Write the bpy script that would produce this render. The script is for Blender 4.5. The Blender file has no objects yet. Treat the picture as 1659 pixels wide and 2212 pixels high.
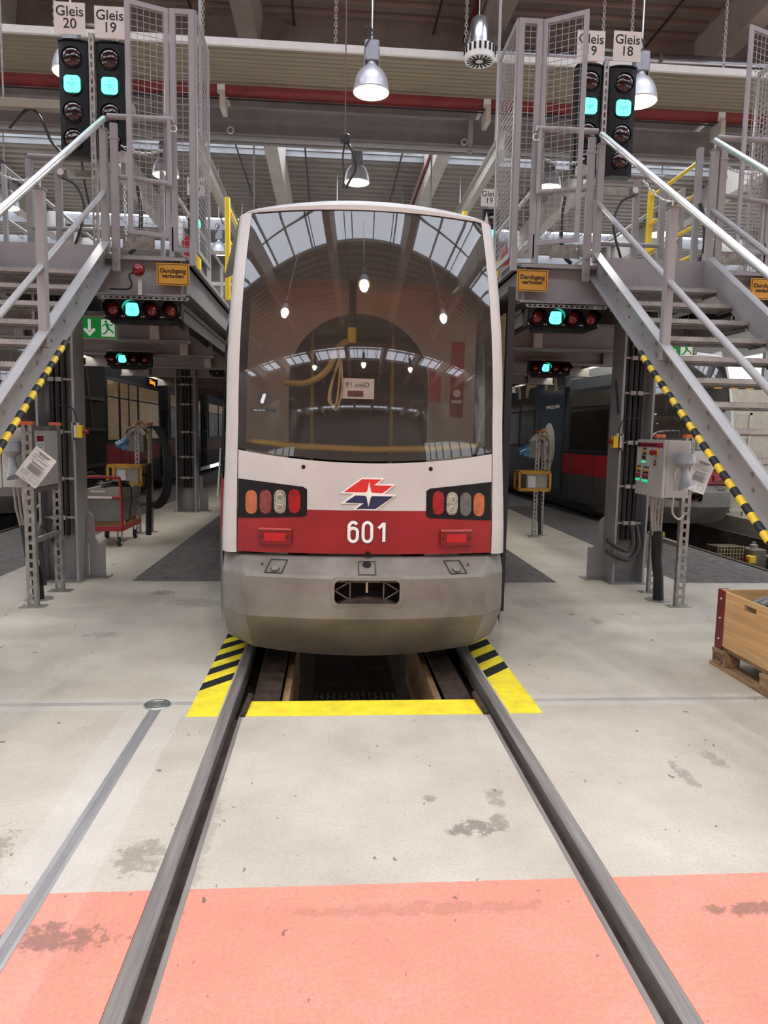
import bpy, math, random
import numpy as np
from mathutils import Vector, Matrix
random.seed(7)
PI = math.pi
sc = bpy.context.scene
C = sc.collection

# ------------------------------------------------------------------ camera
YAW, PITCH, ROLL, CX, CH, FPX = .0770591, .1098483, .0194457, -.2069882, 1.5033659, 1537.414
def make_camera():
    f = Vector((math.sin(YAW)*math.cos(PITCH), math.cos(YAW)*math.cos(PITCH), -math.sin(PITCH)))
    r = Vector((math.cos(YAW), -math.sin(YAW), 0)); u = r.cross(f)
    r2 = math.cos(ROLL)*r + math.sin(ROLL)*u; u2 = -math.sin(ROLL)*r + math.cos(ROLL)*u
    cd = bpy.data.cameras.new('camera'); cam = bpy.data.objects.new('camera', cd); C.objects.link(cam)
    m = Matrix((r2, u2, -f)).transposed().to_4x4(); m.translation = Vector((CX, 0, CH)); cam.matrix_world = m
    cd.sensor_fit = 'VERTICAL'; cd.sensor_height = 36; cd.lens = FPX*36/2212
    cd.clip_start = .05; cd.clip_end = 300
    sc.camera = cam
make_camera()

# ------------------------------------------------------------------ world, light levels, exposure
SKY_PANE = 4.5      # radiance of the milky skylight panes
LAMP_W = 55         # watts of each hanging bell lamp
w = bpy.data.worlds.new('daylight'); sc.world = w; w.use_nodes = True
w.node_tree.nodes['Background'].inputs[0].default_value = (.92, .96, 1, 1)
w.node_tree.nodes['Background'].inputs[1].default_value = 2.2
sc.cycles.max_bounces = 6; sc.cycles.diffuse_bounces = 3; sc.cycles.glossy_bounces = 3; sc.cycles.transmission_bounces = 4; sc.cycles.transparent_max_bounces = 8
sc.cycles.caustics_reflective = False; sc.cycles.caustics_refractive = False; sc.cycles.use_adaptive_sampling = True; sc.cycles.adaptive_threshold = .1; sc.cycles.adaptive_min_samples = 16
sc.view_settings.view_transform = 'Standard'; sc.view_settings.look = 'None'
sc.view_settings.exposure = 0.0; sc.view_settings.gamma = 1; sc.view_settings.use_curve_mapping = False

# ------------------------------------------------------------------ materials
def lin(c):
    return tuple(((x/255)/12.92 if x <= 10 else ((x/255+.055)/1.055)**2.4) for x in c)
MATS = {}
def M(name, c, rough=.5, metal=0., var=.10, scale=6., bump=0., emit=0., spec=.5, detail=3, c2=None, stretch=None, coat=0.):
    if name in MATS: return MATS[name]
    m = bpy.data.materials.new(name); m.use_nodes = True; nt = m.node_tree; n = nt.nodes; L = nt.links
    b = n['Principled BSDF']; c = lin(c)
    tc = n.new('ShaderNodeTexCoord'); mp = n.new('ShaderNodeMapping'); L.new(tc.outputs['Object'], mp.inputs[0])
    if stretch: mp.inputs['Scale'].default_value = stretch
    no = n.new('ShaderNodeTexNoise'); no.inputs['Scale'].default_value = scale; no.inputs['Detail'].default_value = detail; no.inputs['Roughness'].default_value = .62
    L.new(mp.outputs[0], no.inputs['Vector'])
    rp = n.new('ShaderNodeValToRGB'); L.new(no.outputs['Fac'], rp.inputs[0])
    d = lin(c2) if c2 else tuple(x*(1-var*1.6) for x in c)
    e = c if c2 else tuple(min(1, x*(1+var)) for x in c)
    rp.color_ramp.elements[0].position = .3; rp.color_ramp.elements[1].position = .7
    rp.color_ramp.elements[0].color = (*d, 1); rp.color_ramp.elements[1].color = (*e, 1)
    L.new(rp.outputs[0], b.inputs['Base Color'])
    b.inputs['Roughness'].default_value = rough; b.inputs['Metallic'].default_value = metal
    b.inputs['Specular IOR Level'].default_value = spec; b.inputs['Coat Weight'].default_value = coat
    if bump:
        bp = n.new('ShaderNodeBump'); bp.inputs['Strength'].default_value = bump; bp.inputs['Distance'].default_value = .01
        L.new(no.outputs['Fac'], bp.inputs['Height']); L.new(bp.outputs[0], b.inputs['Normal'])
    if emit:
        b.inputs['Emission Color'].default_value = (*c, 1); b.inputs['Emission Strength'].default_value = emit
    MATS[name] = m
    return m
paint = M('grey_paint', (154, 152, 152), .42, var=.06, scale=3)
paint_d = M('grey_paint_dull', (130, 129, 129), .5, var=.08, scale=3)
galv = M('galvanised', (160, 158, 152), .42, .55, var=.22, scale=16)
steel = M('bright_steel', (222, 222, 222), .34, .8, var=.06, scale=4, stretch=(1, 1, 30))
steel_d = M('worn_steel', (138, 132, 128), .45, .25, var=.22, scale=5, stretch=(8, .4, 8))
rust = M('rusty_steel', (70, 56, 48), .7, .3, var=.4, scale=12)
black = M('black_plastic', (13, 13, 14), .42, var=.2, spec=.3)
rubber = M('black_rubber', (24, 23, 23), .5, var=.25, scale=20)
dark = M('dark_void', (10, 10, 10), .9, var=.2)
white = M('tram_white', (194, 191, 187), .38, var=.05, scale=2.5)
wpaint = M('white_paint', (226, 224, 220), .45, var=.04)
red = M('tram_red', (146, 30, 34), .4, var=.12, scale=2.5)
redb = M('bright_red', (160, 32, 36), .4, var=.1)
redp = M('pipe_red', (112, 26, 24), .5, var=.15)
bumper_m = M('bumper_grey', (136, 131, 125), .42, var=.16, scale=3.0, bump=.04, c2=(104, 98, 91))
yellow = M('yellow_paint', (246, 222, 50), .6, var=.12, scale=9, bump=.05)
yell = M('safety_yellow', (236, 200, 52), .45, var=.06)
hazb = M('hazard_black', (28, 30, 29), .6, var=.3, scale=14)
ochre = M('tray_yellow', (205, 152, 40), .5, var=.1)
orange = M('orange_cap', (222, 110, 60), .5, var=.06)
blue = M('plug_blue', (70, 130, 165), .45, var=.08)
navy = M('advert_navy', (44, 56, 74), .28, var=.1)
cab_grey = M('cab_grey', (176, 176, 176), .4, var=.05)
mid_grey = M('band_grey', (96, 99, 104), .4, var=.06)
skirt_m = M('skirt_dark', (66, 66, 67), .5, var=.15)
wood = M('pale_wood', (206, 164, 112), .6, var=.16, scale=3, stretch=(1, .5, 12), bump=.05)
wood_o = M('pallet_wood', (150, 118, 84), .75, var=.3, scale=5, stretch=(6, 1, 6), bump=.1)
maroon = M('maroon_bracket', (112, 28, 32), .45, var=.12)
plate_w = M('plate_white', (214, 209, 200), .35, var=.04)
gold = M('sign_gold', (214, 160, 62), .4, .25, var=.1, scale=3)
ink = M('ink_black', (22, 20, 18), .6, var=.1)
paper = M('paper', (232, 230, 228), .7, var=.03)
ink_g = M('ink_grey', (96, 94, 94), .8, var=.1)
exit_g = M('exit_green', (30, 140, 62), .5, var=.05, emit=.35)
exit_w = M('exit_white', (232, 240, 228), .5, var=.03, emit=.35)
teal = M('signal_teal', (70, 255, 215), .3, var=.02, emit=4.5)
teal_i = M('signal_ink', (20, 150, 130), .4, var=.02, emit=.5)
lens_r = M('lens_dark_red', (38, 8, 10), .08, var=.3, scale=30, spec=.8)
lens_rb = M('lens_red', (120, 30, 32), .12, var=.3, scale=30, spec=.8)
red_bulb = M('bulb_red', (150, 22, 30), .12, var=.15, spec=.8)
beige = M('interior_beige', (214, 204, 188), .6, var=.06)
beige_d = M('interior_taupe', (112, 102, 92), .7, var=.1)
concrete = M('concrete', (150, 142, 136), .8, var=.15, scale=2, bump=.1)
roof_m = M('roof_sheet', (158, 149, 142), .55, .1, var=.06, scale=2)
panel_m = M('heating_panel', (140, 130, 112), .5, var=.05, scale=1.5)
shade_m = M('lamp_shade', (196, 196, 202), .36, .45, var=.05)
shade_i = M('lamp_glow', (255, 240, 205), .4, var=.02, emit=3.2)
duct_m = M('duct_metal', (190, 194, 200), .22, .9, var=.08, scale=3)
pane_m = M('skylight_pane', (232, 240, 255), .6, var=.02, emit=SKY_PANE)
led_o = M('led_orange', (255, 130, 30), .5, var=.02, emit=2.5)
tube_fill = M('tube_fill', (255, 246, 228), .4, var=.01, emit=16.)
tube_m = M('tube_glass', (215, 225, 220), .25, var=.03)
wall_m = M('wall_paint', (170, 165, 158), .8, var=.06, scale=1)
winglass = M('side_glass', (40, 36, 34), .06, var=.3, scale=1.2, spec=.9)
winglass_w = M('side_glass_lit', (120, 100, 76), .08, var=.35, scale=1.5, spec=.9, emit=.35)

def glass_mat(name, tint=(.80, .76, .70), ior=1.52, dust=0.):
    m = bpy.data.materials.new(name); m.use_nodes = True; nt = m.node_tree; n = nt.nodes; L = nt.links
    n.remove(n['Principled BSDF']); out = n['Material Output']
    t = n.new('ShaderNodeBsdfTransparent'); t.inputs[0].default_value = (*tint, 1)
    g = n.new('ShaderNodeBsdfGlossy'); g.inputs['Roughness'].default_value = .02
    fr = n.new('ShaderNodeFresnel'); fr.inputs[0].default_value = ior
    ma = n.new('ShaderNodeMath'); ma.operation = 'MULTIPLY_ADD'; ma.inputs[1].default_value = 1.3; ma.inputs[2].default_value = .05
    L.new(fr.outputs[0], ma.inputs[0])
    mx = n.new('ShaderNodeMixShader'); L.new(ma.outputs[0], mx.inputs[0]); L.new(t.outputs[0], mx.inputs[1]); L.new(g.outputs[0], mx.inputs[2])
    no = n.new('ShaderNodeTexNoise'); no.inputs['Scale'].default_value = 1.5
    bp = n.new('ShaderNodeBump'); bp.inputs['Strength'].default_value = .02; L.new(no.outputs[0], bp.inputs['Height']); L.new(bp.outputs[0], g.inputs['Normal'])
    if dust:
        df = n.new('ShaderNodeBsdfDiffuse'); df.inputs[0].default_value = (.50, .46, .39, 1); m2 = n.new('ShaderNodeMixShader')
        n2 = n.new('ShaderNodeTexNoise'); n2.inputs['Scale'].default_value = 3; n2.inputs['Detail'].default_value = 9
        mr = n.new('ShaderNodeMapRange'); mr.inputs['To Min'].default_value = dust*.6; mr.inputs['To Max'].default_value = dust*1.4; L.new(n2.outputs[0], mr.inputs[0]); L.new(mr.outputs[0], m2.inputs[0])
        L.new(mx.outputs[0], m2.inputs[1]); L.new(df.outputs[0], m2.inputs[2]); mx = m2
    L.new(mx.outputs[0], out.inputs[0])
    return m
screen_glass = glass_mat('windscreen_glass', (.86, .83, .78), dust=.035)
flank_glass = glass_mat('flank_glass', (.7, .68, .64))
lamp_glass = glass_mat('lamp_cover_glass', (.9, .9, .9))

def floor_mat():
    m = bpy.data.materials.new('floor_concrete'); m.use_nodes = True; nt = m.node_tree; n = nt.nodes; L = nt.links; b = n['Principled BSDF']
    geo = n.new('ShaderNodeNewGeometry'); pos = geo.outputs['Position']
    sep = n.new('ShaderNodeSeparateXYZ'); L.new(pos, sep.inputs[0])
    def noise(s, det=5, ro=.6, vec=pos, sc3=None):
        x = n.new('ShaderNodeTexNoise'); x.inputs['Scale'].default_value = s; x.inputs['Detail'].default_value = det; x.inputs['Roughness'].default_value = ro
        if sc3:
            mp = n.new('ShaderNodeMapping'); mp.inputs['Scale'].default_value = sc3; L.new(vec, mp.inputs[0]); vec = mp.outputs[0]
        L.new(vec, x.inputs['Vector']); return x.outputs['Fac']
    def ramp(fac, a, bb, ca=(0, 0, 0, 1), cb=(1, 1, 1, 1)):
        r = n.new('ShaderNodeValToRGB'); L.new(fac, r.inputs[0]); r.color_ramp.elements[0].position = a; r.color_ramp.elements[1].position = bb
        r.color_ramp.elements[0].color = ca; r.color_ramp.elements[1].color = cb; return r.outputs[0]
    def math_(op, a, bb=None, clamp=False):
        x = n.new('ShaderNodeMath'); x.operation = op; x.use_clamp = clamp
        for i, v in enumerate((a, bb)):
            if v is None: continue
            if isinstance(v, (int, float)): x.inputs[i].default_value = v
            else: L.new(v, x.inputs[i])
        return x.outputs[0]
    def mix(fac, a, bb):
        x = n.new('ShaderNodeMix'); x.data_type = 'RGBA'
        if isinstance(fac, (int, float)): x.inputs[0].default_value = fac
        else: L.new(fac, x.inputs[0])
        for i, v in ((6, a), (7, bb)):
            if isinstance(v, tuple): x.inputs[i].default_value = (*v, 1) if len(v) == 3 else v
            else: L.new(v, x.inputs[i])
        return x.outputs[2]
    base = ramp(noise(1.3, 5, .65), .3, .72, (*lin((174, 165, 149)), 1), (*lin((206, 199, 184)), 1))
    fine = noise(75, 4, .7)
    base = mix(math_('MULTIPLY', math_('SUBTRACT', fine, .45), 1.4, True), base, lin((146, 138, 126)))
    # repaired, paler bands beside the slot rail and the cross joint
    dx = math_('ABSOLUTE', math_('ADD', sep.outputs[0], 1.13)); dy = math_('ABSOLUTE', math_('SUBTRACT', sep.outputs[1], 3.86))
    wob = math_('MULTIPLY', math_('SUBTRACT', noise(9, 4), .5), .05)
    bx = math_('LESS_THAN', math_('ADD', dx, wob), .155); by = math_('LESS_THAN', math_('ADD', dy, wob), .085)
    near = math_('LESS_THAN', sep.outputs[1], 3.9)
    band = math_('MAXIMUM', math_('MULTIPLY', bx, near), by)
    base = mix(math_('MULTIPLY', band, .26), base, lin((210, 205, 203)))
    # red painted zone
    edge = math_('ADD', sep.outputs[1], math_('MULTIPLY', math_('SUBTRACT', noise(30, 3), .5), .012))
    isred = math_('LESS_THAN', edge, 2.232)
    redc = ramp(noise(2.2, 4, .6), .3, .7, (*lin((212, 138, 118)), 1), (*lin((226, 155, 134)), 1))
    redc = mix(math_('MULTIPLY', math_('SUBTRACT', fine, .42), 1.6, True), redc, lin((190, 108, 94)))
    redw = mix(math_('MULTIPLY', band, .12), redc, lin((240, 190, 180)))
    base = mix(isred, base, redw)
    # scattered dark specks, drops and tyre dirt
    sp = ramp(noise(11, 3, .55, sc3=(1, .6, 1)), .70, .715); sp2 = ramp(noise(34, 3, .55, sc3=(1, .7, 1)), .70, .72)
    dirt = math_('MAXIMUM', math_('MULTIPLY', sp, .75), math_('MULTIPLY', sp2, .6))
    ty = ramp(noise(2.4, 4, .7, sc3=(1, .35, 1)), .60, .85)
    dirt = math_('MAXIMUM', dirt, math_('MULTIPLY', ty, .35))
    # larger stains with a shape of their own: x, y, rx, ry, strength
    rag = math_('MULTIPLY', math_('SUBTRACT', noise(16, 6, .78), .5), 5.0)
    for (sx, sy, rx, ry, st) in [(.36, 2.56, .12, .075, .62), (.47, 2.59, .05, .07, .5), (.50, 2.78, .05, .10, .4), (.22, 2.79, .04, .04, .5), (-1.42, 2.45, .11, .2, .45), (-.86, 2.42, .10, .13, .45),
                                 (-1.05, 2.02, .28, .07, .62), (1.28, 2.05, .35, .045, .6), (-.7, 2.08, .06, .12, .4), (.1, 2.10, .55, .04, .25), (-.66, 2.6, .05, .5, .25),
                                 (-1.75, 6.6, .14, .10, .5), (-1.35, 6.2, .3, .2, .3), (1.6, 6.2, .2, .25, .25), (2.0, 5.6, .05, .12, .4), (1.4, 2.95, .04, .16, .4), (1.62, 3.1, .05, .1, .35), (-2.6, 4.6, .3, .15, .3), (-1.85, 5.2, .16, .1, .3)]:
        ax = math_('DIVIDE', math_('SUBTRACT', sep.outputs[0], sx), rx); ay = math_('DIVIDE', math_('SUBTRACT', sep.outputs[1], sy), ry)
        d = math_('ADD', math_('ADD', math_('MULTIPLY', ax, ax), math_('MULTIPLY', ay, ay)), rag)
        k = math_('MULTIPLY', math_('SUBTRACT', .75, d), 2.2, True)
        dirt = math_('MAXIMUM', dirt, math_('MULTIPLY', k, st))
    base = mix(dirt, base, lin((92, 84, 76)))
    L.new(base, b.inputs['Base Color']); b.inputs['Roughness'].default_value = .62; b.inputs['Specular IOR Level'].default_value = .35
    bp = n.new('ShaderNodeBump'); bp.inputs['Strength'].default_value = .12; bp.inputs['Distance'].default_value = .004; L.new(fine, bp.inputs['Height']); L.new(bp.outputs[0], b.inputs['Normal'])
    return m
floor_m = floor_mat()

# ------------------------------------------------------------------ mesh helpers
ORG = {}
class MB:
    def __init__(s): s.v = []; s.f = []
    def add(s, vs, fs):
        o = len(s.v); s.v += [tuple(p) for p in vs]; s.f += [tuple(i+o for i in q) for q in fs]; return s
    def box(s, x0, x1, y0, y1, z0, z1):
        return s.add([(x0, y0, z0), (x1, y0, z0), (x1, y1, z0), (x0, y1, z0), (x0, y0, z1), (x1, y0, z1), (x1, y1, z1), (x0, y1, z1)],
                     [(3, 2, 1, 0), (4, 5, 6, 7), (0, 1, 5, 4), (1, 2, 6, 5), (2, 3, 7, 6), (3, 0, 4, 7)])
    def bbox(s, x0, x1, y0, y1, z0, z1, c=.01):
        # box with chamfered vertical and top/bottom edges
        c = min(c, abs(x1-x0)*.45, abs(y1-y0)*.45, abs(z1-z0)*.45)
        def ring(i, z): return [(x0+c+i, y0+i, z), (x1-c-i, y0+i, z), (x1-i, y0+c+i, z), (x1-i, y1-c-i, z), (x1-c-i, y1-i, z), (x0+c+i, y1-i, z), (x0+i, y1-c-i, z), (x0+i, y0+c+i, z)]
        k = c*.6; R = [ring(k, z0), ring(0, z0+k), ring(0, z1-k), ring(k, z1)]
        vs = sum(R, []); fs = [tuple(range(7, -1, -1)), tuple(range(24, 32))]
        for a in range(3):
            for i in range(8):
                j = (i+1) % 8; fs.append((a*8+i, a*8+j, a*8+8+j, a*8+8+i))
        return s.add(vs, fs)
    def bar(s, p0, p1, w, h, up=(0, 0, 1)):
        p0, p1 = Vector(p0), Vector(p1); d = (p1-p0).normalized(); u = Vector(up)
        if abs(d.dot(u)) > .98: u = Vector((0, 1, 0))
        r = d.cross(u).normalized(); u = r.cross(d); r *= w/2; u *= h/2
        vs = [p0-r-u, p0+r-u, p0+r+u, p0-r+u, p1-r-u, p1+r-u, p1+r+u, p1-r+u]
        return s.add(vs, [(0, 1, 2, 3), (7, 6, 5, 4), (0, 4, 5, 1), (1, 5, 6, 2), (2, 6, 7, 3), (3, 7, 4, 0)])
    def tube(s, pts, r, n=10, closed=False, cap=True):
        P = [Vector(p) for p in pts]; N = len(P); rings = []; last = None
        for i in range(N):
            if closed: d = P[(i+1) % N]-P[i-1]
            else: d = P[min(i+1, N-1)]-P[max(i-1, 0)]
            d.normalize()
            if last is None:
                a = Vector((0, 0, 1)) if abs(d.z) < .9 else Vector((1, 0, 0)); a = (a-d*a.dot(d)).normalized()
            else: a = (last-d*last.dot(d)).normalized()
            last = a; b = d.cross(a); rr = r[i] if isinstance(r, (list, tuple)) else r
            rings.append([P[i]+a*rr*math.cos(t*2*PI/n)+b*rr*math.sin(t*2*PI/n) for t in range(n)])
        vs = sum(rings, []); fs = []
        for i in range(N if closed else N-1):
            j = (i+1) % N
            for t in range(n):
                q = (t+1) % n; fs.append((i*n+t, i*n+q, j*n+q, j*n+t))
        if cap and not closed: fs += [tuple(range(n-1, -1, -1)), tuple(range((N-1)*n, N*n))]
        return s.add(vs, fs)
    def lathe(s, prof, c=(0, 0, 0), n=24, rot=None):
        rings = []; c = Vector(c)
        for (r, z) in prof:
            ring = [Vector((r*math.cos(t*2*PI/n), r*math.sin(t*2*PI/n), z)) for t in range(n)]
            rings.append([c+(rot @ q if rot else q) for q in ring])
        vs = sum(rings, []); fs = []
        for i in range(len(prof)-1):
            for t in range(n):
                q = (t+1) % n; fs.append((i*n+t, i*n+q, (i+1)*n+q, (i+1)*n+t))
        if prof[0][0] > 1e-5: fs.append(tuple(range(n-1, -1, -1)))
        if prof[-1][0] > 1e-5: fs.append(tuple(range((len(prof)-1)*n, len(prof)*n)))
        return s.add(vs, fs)
    def prism(s, poly, fa, fb):
        n = len(poly); vs = [fa(*p) for p in poly]+[fb(*p) for p in poly]
        fs = [tuple(range(n-1, -1, -1)), tuple(range(n, 2*n))]+[(i, (i+1) % n, n+(i+1) % n, n+i) for i in range(n)]
        return s.add(vs, fs)
    def grid(s, rows, flip=False):
        n = len(rows[0]); vs = sum([list(r) for r in rows], []); fs = []
        for i in range(len(rows)-1):
            for j in range(n-1):
                q = (i*n+j, i*n+j+1, (i+1)*n+j+1, (i+1)*n+j); fs.append(q[::-1] if flip else q)
        return s.add(vs, fs)
    def build(s, name, mat, parent=None, smooth=False):
        o0 = ORG.get(parent, (0, 0, 0)) if parent else (0, 0, 0)
        me = bpy.data.meshes.new(name); me.from_pydata([(a-o0[0], b-o0[1], c-o0[2]) for a, b, c in s.v], [], s.f)
        me.validate(); me.update()
        import bmesh
        bm = bmesh.new(); bm.from_mesh(me); bmesh.ops.recalc_face_normals(bm, faces=bm.faces); bm.to_mesh(me); bm.free()
        me.materials.append(mat)
        if smooth:
            for p in me.polygons: p.use_smooth = True
            try: me.set_sharp_from_angle(angle=math.radians(38 if smooth is True else smooth))
            except Exception: pass
        o = bpy.data.objects.new(name, me); C.objects.link(o)
        if parent: o.parent = parent; ORG[o] = o0
        else: ORG[o] = (0, 0, 0)
        return o
def box(name, mat, parent, *a): return MB().box(*a).build(name, mat, parent)
def tag(o, label, cat, group=None):
    o['label'] = label; o['category'] = cat
    if group: o['group'] = group
    return o
def thing(name, label, cat, loc=(0, 0, 0), group=None):
    o = bpy.data.objects.new(name, None); C.objects.link(o); o.location = loc; o.empty_display_size = .1; ORG[o] = tuple(loc)
    return tag(o, label, cat, group)
def struct(o): o['kind'] = 'structure'; return o
def stuff(o): o['kind'] = 'stuff'; return o
def text(s, size, loc, parent, mat, name='lettering', rot=(PI/2, 0, 0), extrude=.0012, offset=0., align='CENTER', sx=1., space=1.):
    cu = bpy.data.curves.new(name, 'FONT'); cu.body = s; cu.size = size; cu.extrude = extrude; cu.offset = offset; cu.align_x = align; cu.align_y = 'CENTER'
    cu.space_character = space; cu.resolution_u = 4; cu.materials.append(mat); cu.space_line = .85
    tmp = bpy.data.objects.new(name, cu); C.objects.link(tmp)
    me = bpy.data.meshes.new_from_object(tmp.evaluated_get(bpy.context.evaluated_depsgraph_get())); bpy.data.objects.remove(tmp); bpy.data.curves.remove(cu)
    me.name = name; o = bpy.data.objects.new(name, me); C.objects.link(o); o0 = ORG.get(parent, (0, 0, 0)) if parent else (0, 0, 0)
    if not me.materials: me.materials.append(mat)
    o.location = Vector(loc)-Vector(o0); o.rotation_euler = rot; o.scale = (sx, 1, 1)
    if parent: o.parent = parent; ORG[o] = o0
    return o
def copy_tree(o, parent=None):
    c = o.copy(); C.objects.link(c); c.parent = parent
    for ch in list(o.children): copy_tree(ch, c)
    return c
def arc(p, n=12):     # smooth curve through points (Catmull-Rom)
    P = [Vector(q) for q in p]; out = []
    for i in range(len(P)-1):
        a, b, c, d = P[max(i-1, 0)], P[i], P[i+1], P[min(i+2, len(P)-1)]
        for k in range(n):
            t = k/n; out.append(.5*((2*b)+(c-a)*t+(2*a-5*b+4*c-d)*t*t+(3*b-a-3*c+d)*t**3))
    out.append(P[-1]); return out
def cable(name, pts, r, mat, parent=None, n=8, label=None, cat='cable', group=None):
    o = MB().tube(arc(pts, 8), r, n).build(name, mat, parent, True)
    if label: tag(o, label, cat, group)
    return o
def strut(mb, x, y, z0, z1, w=.08, d=.04, slot=True, face=-1, pitch=.075):
    # perforated channel: slotted front plate (real holes) and two side flanges; face -1 = slots look to -Y
    yf = y+face*d/2; t = .004
    mb.box(x-w/2, x-w/2+t, y-d/2, y+d/2, z0, z1); mb.box(x+w/2-t, x+w/2, y-d/2, y+d/2, z0, z1)
    mb.box(x-w/2, x-w*.16, yf-t/2, yf+t/2, z0, z1); mb.box(x+w*.16, x+w/2, yf-t/2, yf+t/2, z0, z1)
    z = z0
    while z < z1-.01:
        mb.box(x-w*.16, x+w*.16, yf-t/2, yf+t/2, z, min(z+pitch*.38, z1)); z += pitch
def chain(name, p0, p1, link=.045, r=.005, sag=0., mat=None, parent=None):
    p0, p1 = Vector(p0), Vector(p1); d = p1-p0; N = max(2, int(d.length/(link*.72))); mb = MB()
    pts = [p0+d*(i/N)-Vector((0, 0, sag*4*(i/N)*(1-i/N))) for i in range(N+1)]
    for i in range(N):
        a, b = pts[i], pts[i+1]; t = (b-a).normalized(); m = (a+b)/2
        u = Vector((1, 0, 0)) if i % 2 else Vector((0, 1, 0))
        if abs(t.dot(u)) > .9: u = Vector((0, 0, 1))
        u = (u-t*u.dot(t)).normalized()
        ring = [m+t*(link*.5*math.cos(k*PI/4))+u*(link*.28*math.sin(k*PI/4)) for k in range(8)]
        mb.tube(ring, r, 4, closed=True)
    return mb.build(name, mat or steel, parent)

# ================================================================== SETTING
GY = 7.115            # where the gratings begin
PITY = 3.88           # front edge of the inspection pit
fb = MB()
for a in [(-17, -.776, -30, PITY), (-.652, .652, -30, PITY), (.776, 17, -30, PITY),
          (-17, -.776, PITY, GY), (.776, 17, PITY, GY),
          (-3.5, -2.15, GY, 46), (2.15, 3.5, GY, 46), (-17, -7.8, GY, 46), (7.8, 17, GY, 46)]:
    fb.box(*a, -.30, 0)
floor = struct(fb.build('floor', floor_m))
floor['label'] = 'worn pale concrete hall floor, painted salmon red in the foreground'
# pits below the tracks
def pit(name, x0, x1, y0, y1, d=-1.5):
    m = MB(); m.box(x0-.15, x0, y0, y1, d, -.3); m.box(x1, x1+.15, y0, y1, d, -.3); m.box(x0-.15, x1+.15, y0, y1, d-.1, d); m.box(x0-.15, x1+.15, y0-.15, y0, d, -.3)
    return struct(m.build(name, M('pit_wall', (74, 70, 66), .8, var=.3)))
pit('floor_pit', -2.15, 2.15, PITY, 46)
pit('floor_pit', 3.5, 7.8, GY, 46); pit('floor_pit', -7.8, -3.5, GY, 46)
# checker plate lying in the pit
cp = MB(); cp.box(-.36, .5, 4.6, 12, -1.18, -1.15)
plate = cp.build('pit_plate', M('checker_steel', (96, 92, 88), .35, .6, var=.3, scale=8))
tag(plate, 'dark checker plate walkway down in the inspection pit', 'plate')
kn = MB()
for i in range(40):
    for j in range(14):
        x, y = -.32+j*.06, 4.7+i*.06; a = .02 if (i+j) % 2 else -.02
        kn.bar((x-.014, y-a*.7, -1.148), (x+.014, y+a*.7, -1.148), .008, .006)
stuff(kn.build('raised_pattern', galv, plate))
for s in (-1, 1):
    for k in range(3): tag(MB().tube([(s*1.95, 5.4+k*2, -.6), (s*1.95, 6.6+k*2, -.6)], .03, 8).build('pit_fill', M('pit_fill_glow', (255, 244, 220), .4, var=.01, emit=14.), None, True), f'unseen added fill tube on the {"left" if s < 0 else "right"} pit wall, {("first", "second", "third")[k]} from the front', 'lamp')  # unseen tubes added to brighten the pit floor
    m = MB(); m.box(s*.48, s*.63, PITY, 7.1, -.20, -.185); m.box(s*.48, s*.63, PITY, 7.1, -.04, -.025); m.box(s*.55, s*.565, PITY, 7.1, -.20, -.03)
    tag(m.build('pit_beam', rust), 'rusty steel beam in the pit on the '+('left' if s < 0 else 'right')+' rail side', 'beam')
    m = MB().box(s*.43, s*.47, PITY+.02, 5.6, -.5, -.06)
    tag(m.build('pit_plank', wood_o), 'upright wooden plank lining the '+('left' if s < 0 else 'right')+' pit edge', 'plank')
# gratings
def grating(name, x0, x1, label):
    m = MB(); t = .007
    n = int((x1-x0)/.042)
    for i in range(n+1):
        x = x0+(x1-x0)*i/n; m.box(x-t/2, x+t/2, GY, 15, -.032, 0)
    k = int((15-GY)/.033)
    for i in range(k+1):
        y = GY+(15-GY)*i/k; m.box(x0, x1, y-t/2, y+t/2, -.03, -.001)
    m.box(x0, x1, GY-.01, GY, -.05, .001); m.box(x0, x1, 15, 46, -.05, -.002); m.box(x0-.01, x0, GY, 46, -.05, .001); m.box(x1, x1+.01, GY, 46, -.05, .001)
    o = struct(m.build(name, M('grating_grey', (142, 139, 135), .55, .2, var=.2, scale=9)))
    struct(MB().box(x0, x1, GY, 15, -.06, -.045).build('floor_grating_dark_base', dark, o))  # black sheet stands in for the dark of the pit below
    o['label'] = label; return o
grating('floor_grating', -2.15, -.80, 'dark steel floor grating between the middle tram and the left walkway')
grating('floor_grating', .80, 2.15, 'dark steel floor grating between the middle tram and the right walkway')
grating('floor_grating', 3.5, 4.83, 'dark steel floor grating beside the navy tram')
grating('floor_grating', -4.83, -3.5, 'dark steel floor grating beside the left tram')
# rails of the middle track: head, groove and guard lip
for s in (-1, 1):
    r = thing('tram_rail', 'grooved steel rail of the middle track on its '+('left' if s < 0 else 'right')+' side', 'rail', (s*.745, 0, 0))
    m = MB(); m.prism([(.7175, -.10), (.7175, .004), (.724, .008), (.768, .008), (.7735, .003), (.776, -.10)], lambda a, z: (s*a, -12, z), lambda a, z: (s*a, 46, z)); m.build('rail_head', steel_d, r)
    m = MB().box(s*.652, s*.7175, -12, 3.74, -.09, -.045); m.build('groove', rust, r)
    m = MB().box(s*.652, s*.671, -12, 3.70, -.09, .001); m.build('guard_lip', steel_d, r)
    m = MB().box(s*.745-.012, s*.745+.012, PITY, 46, -.16, -.05); m.box(s*.745-.06, s*.745+.06, PITY, 46, -.20, -.16); m.build('rail_foot', rust, r)
    m = MB().tube([(s*.655, 3.66, .0), (s*.645, 3.80, .012), (s*.64, 3.93, .018)], .016, 8); m.build('lip_end', rust, r)
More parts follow.
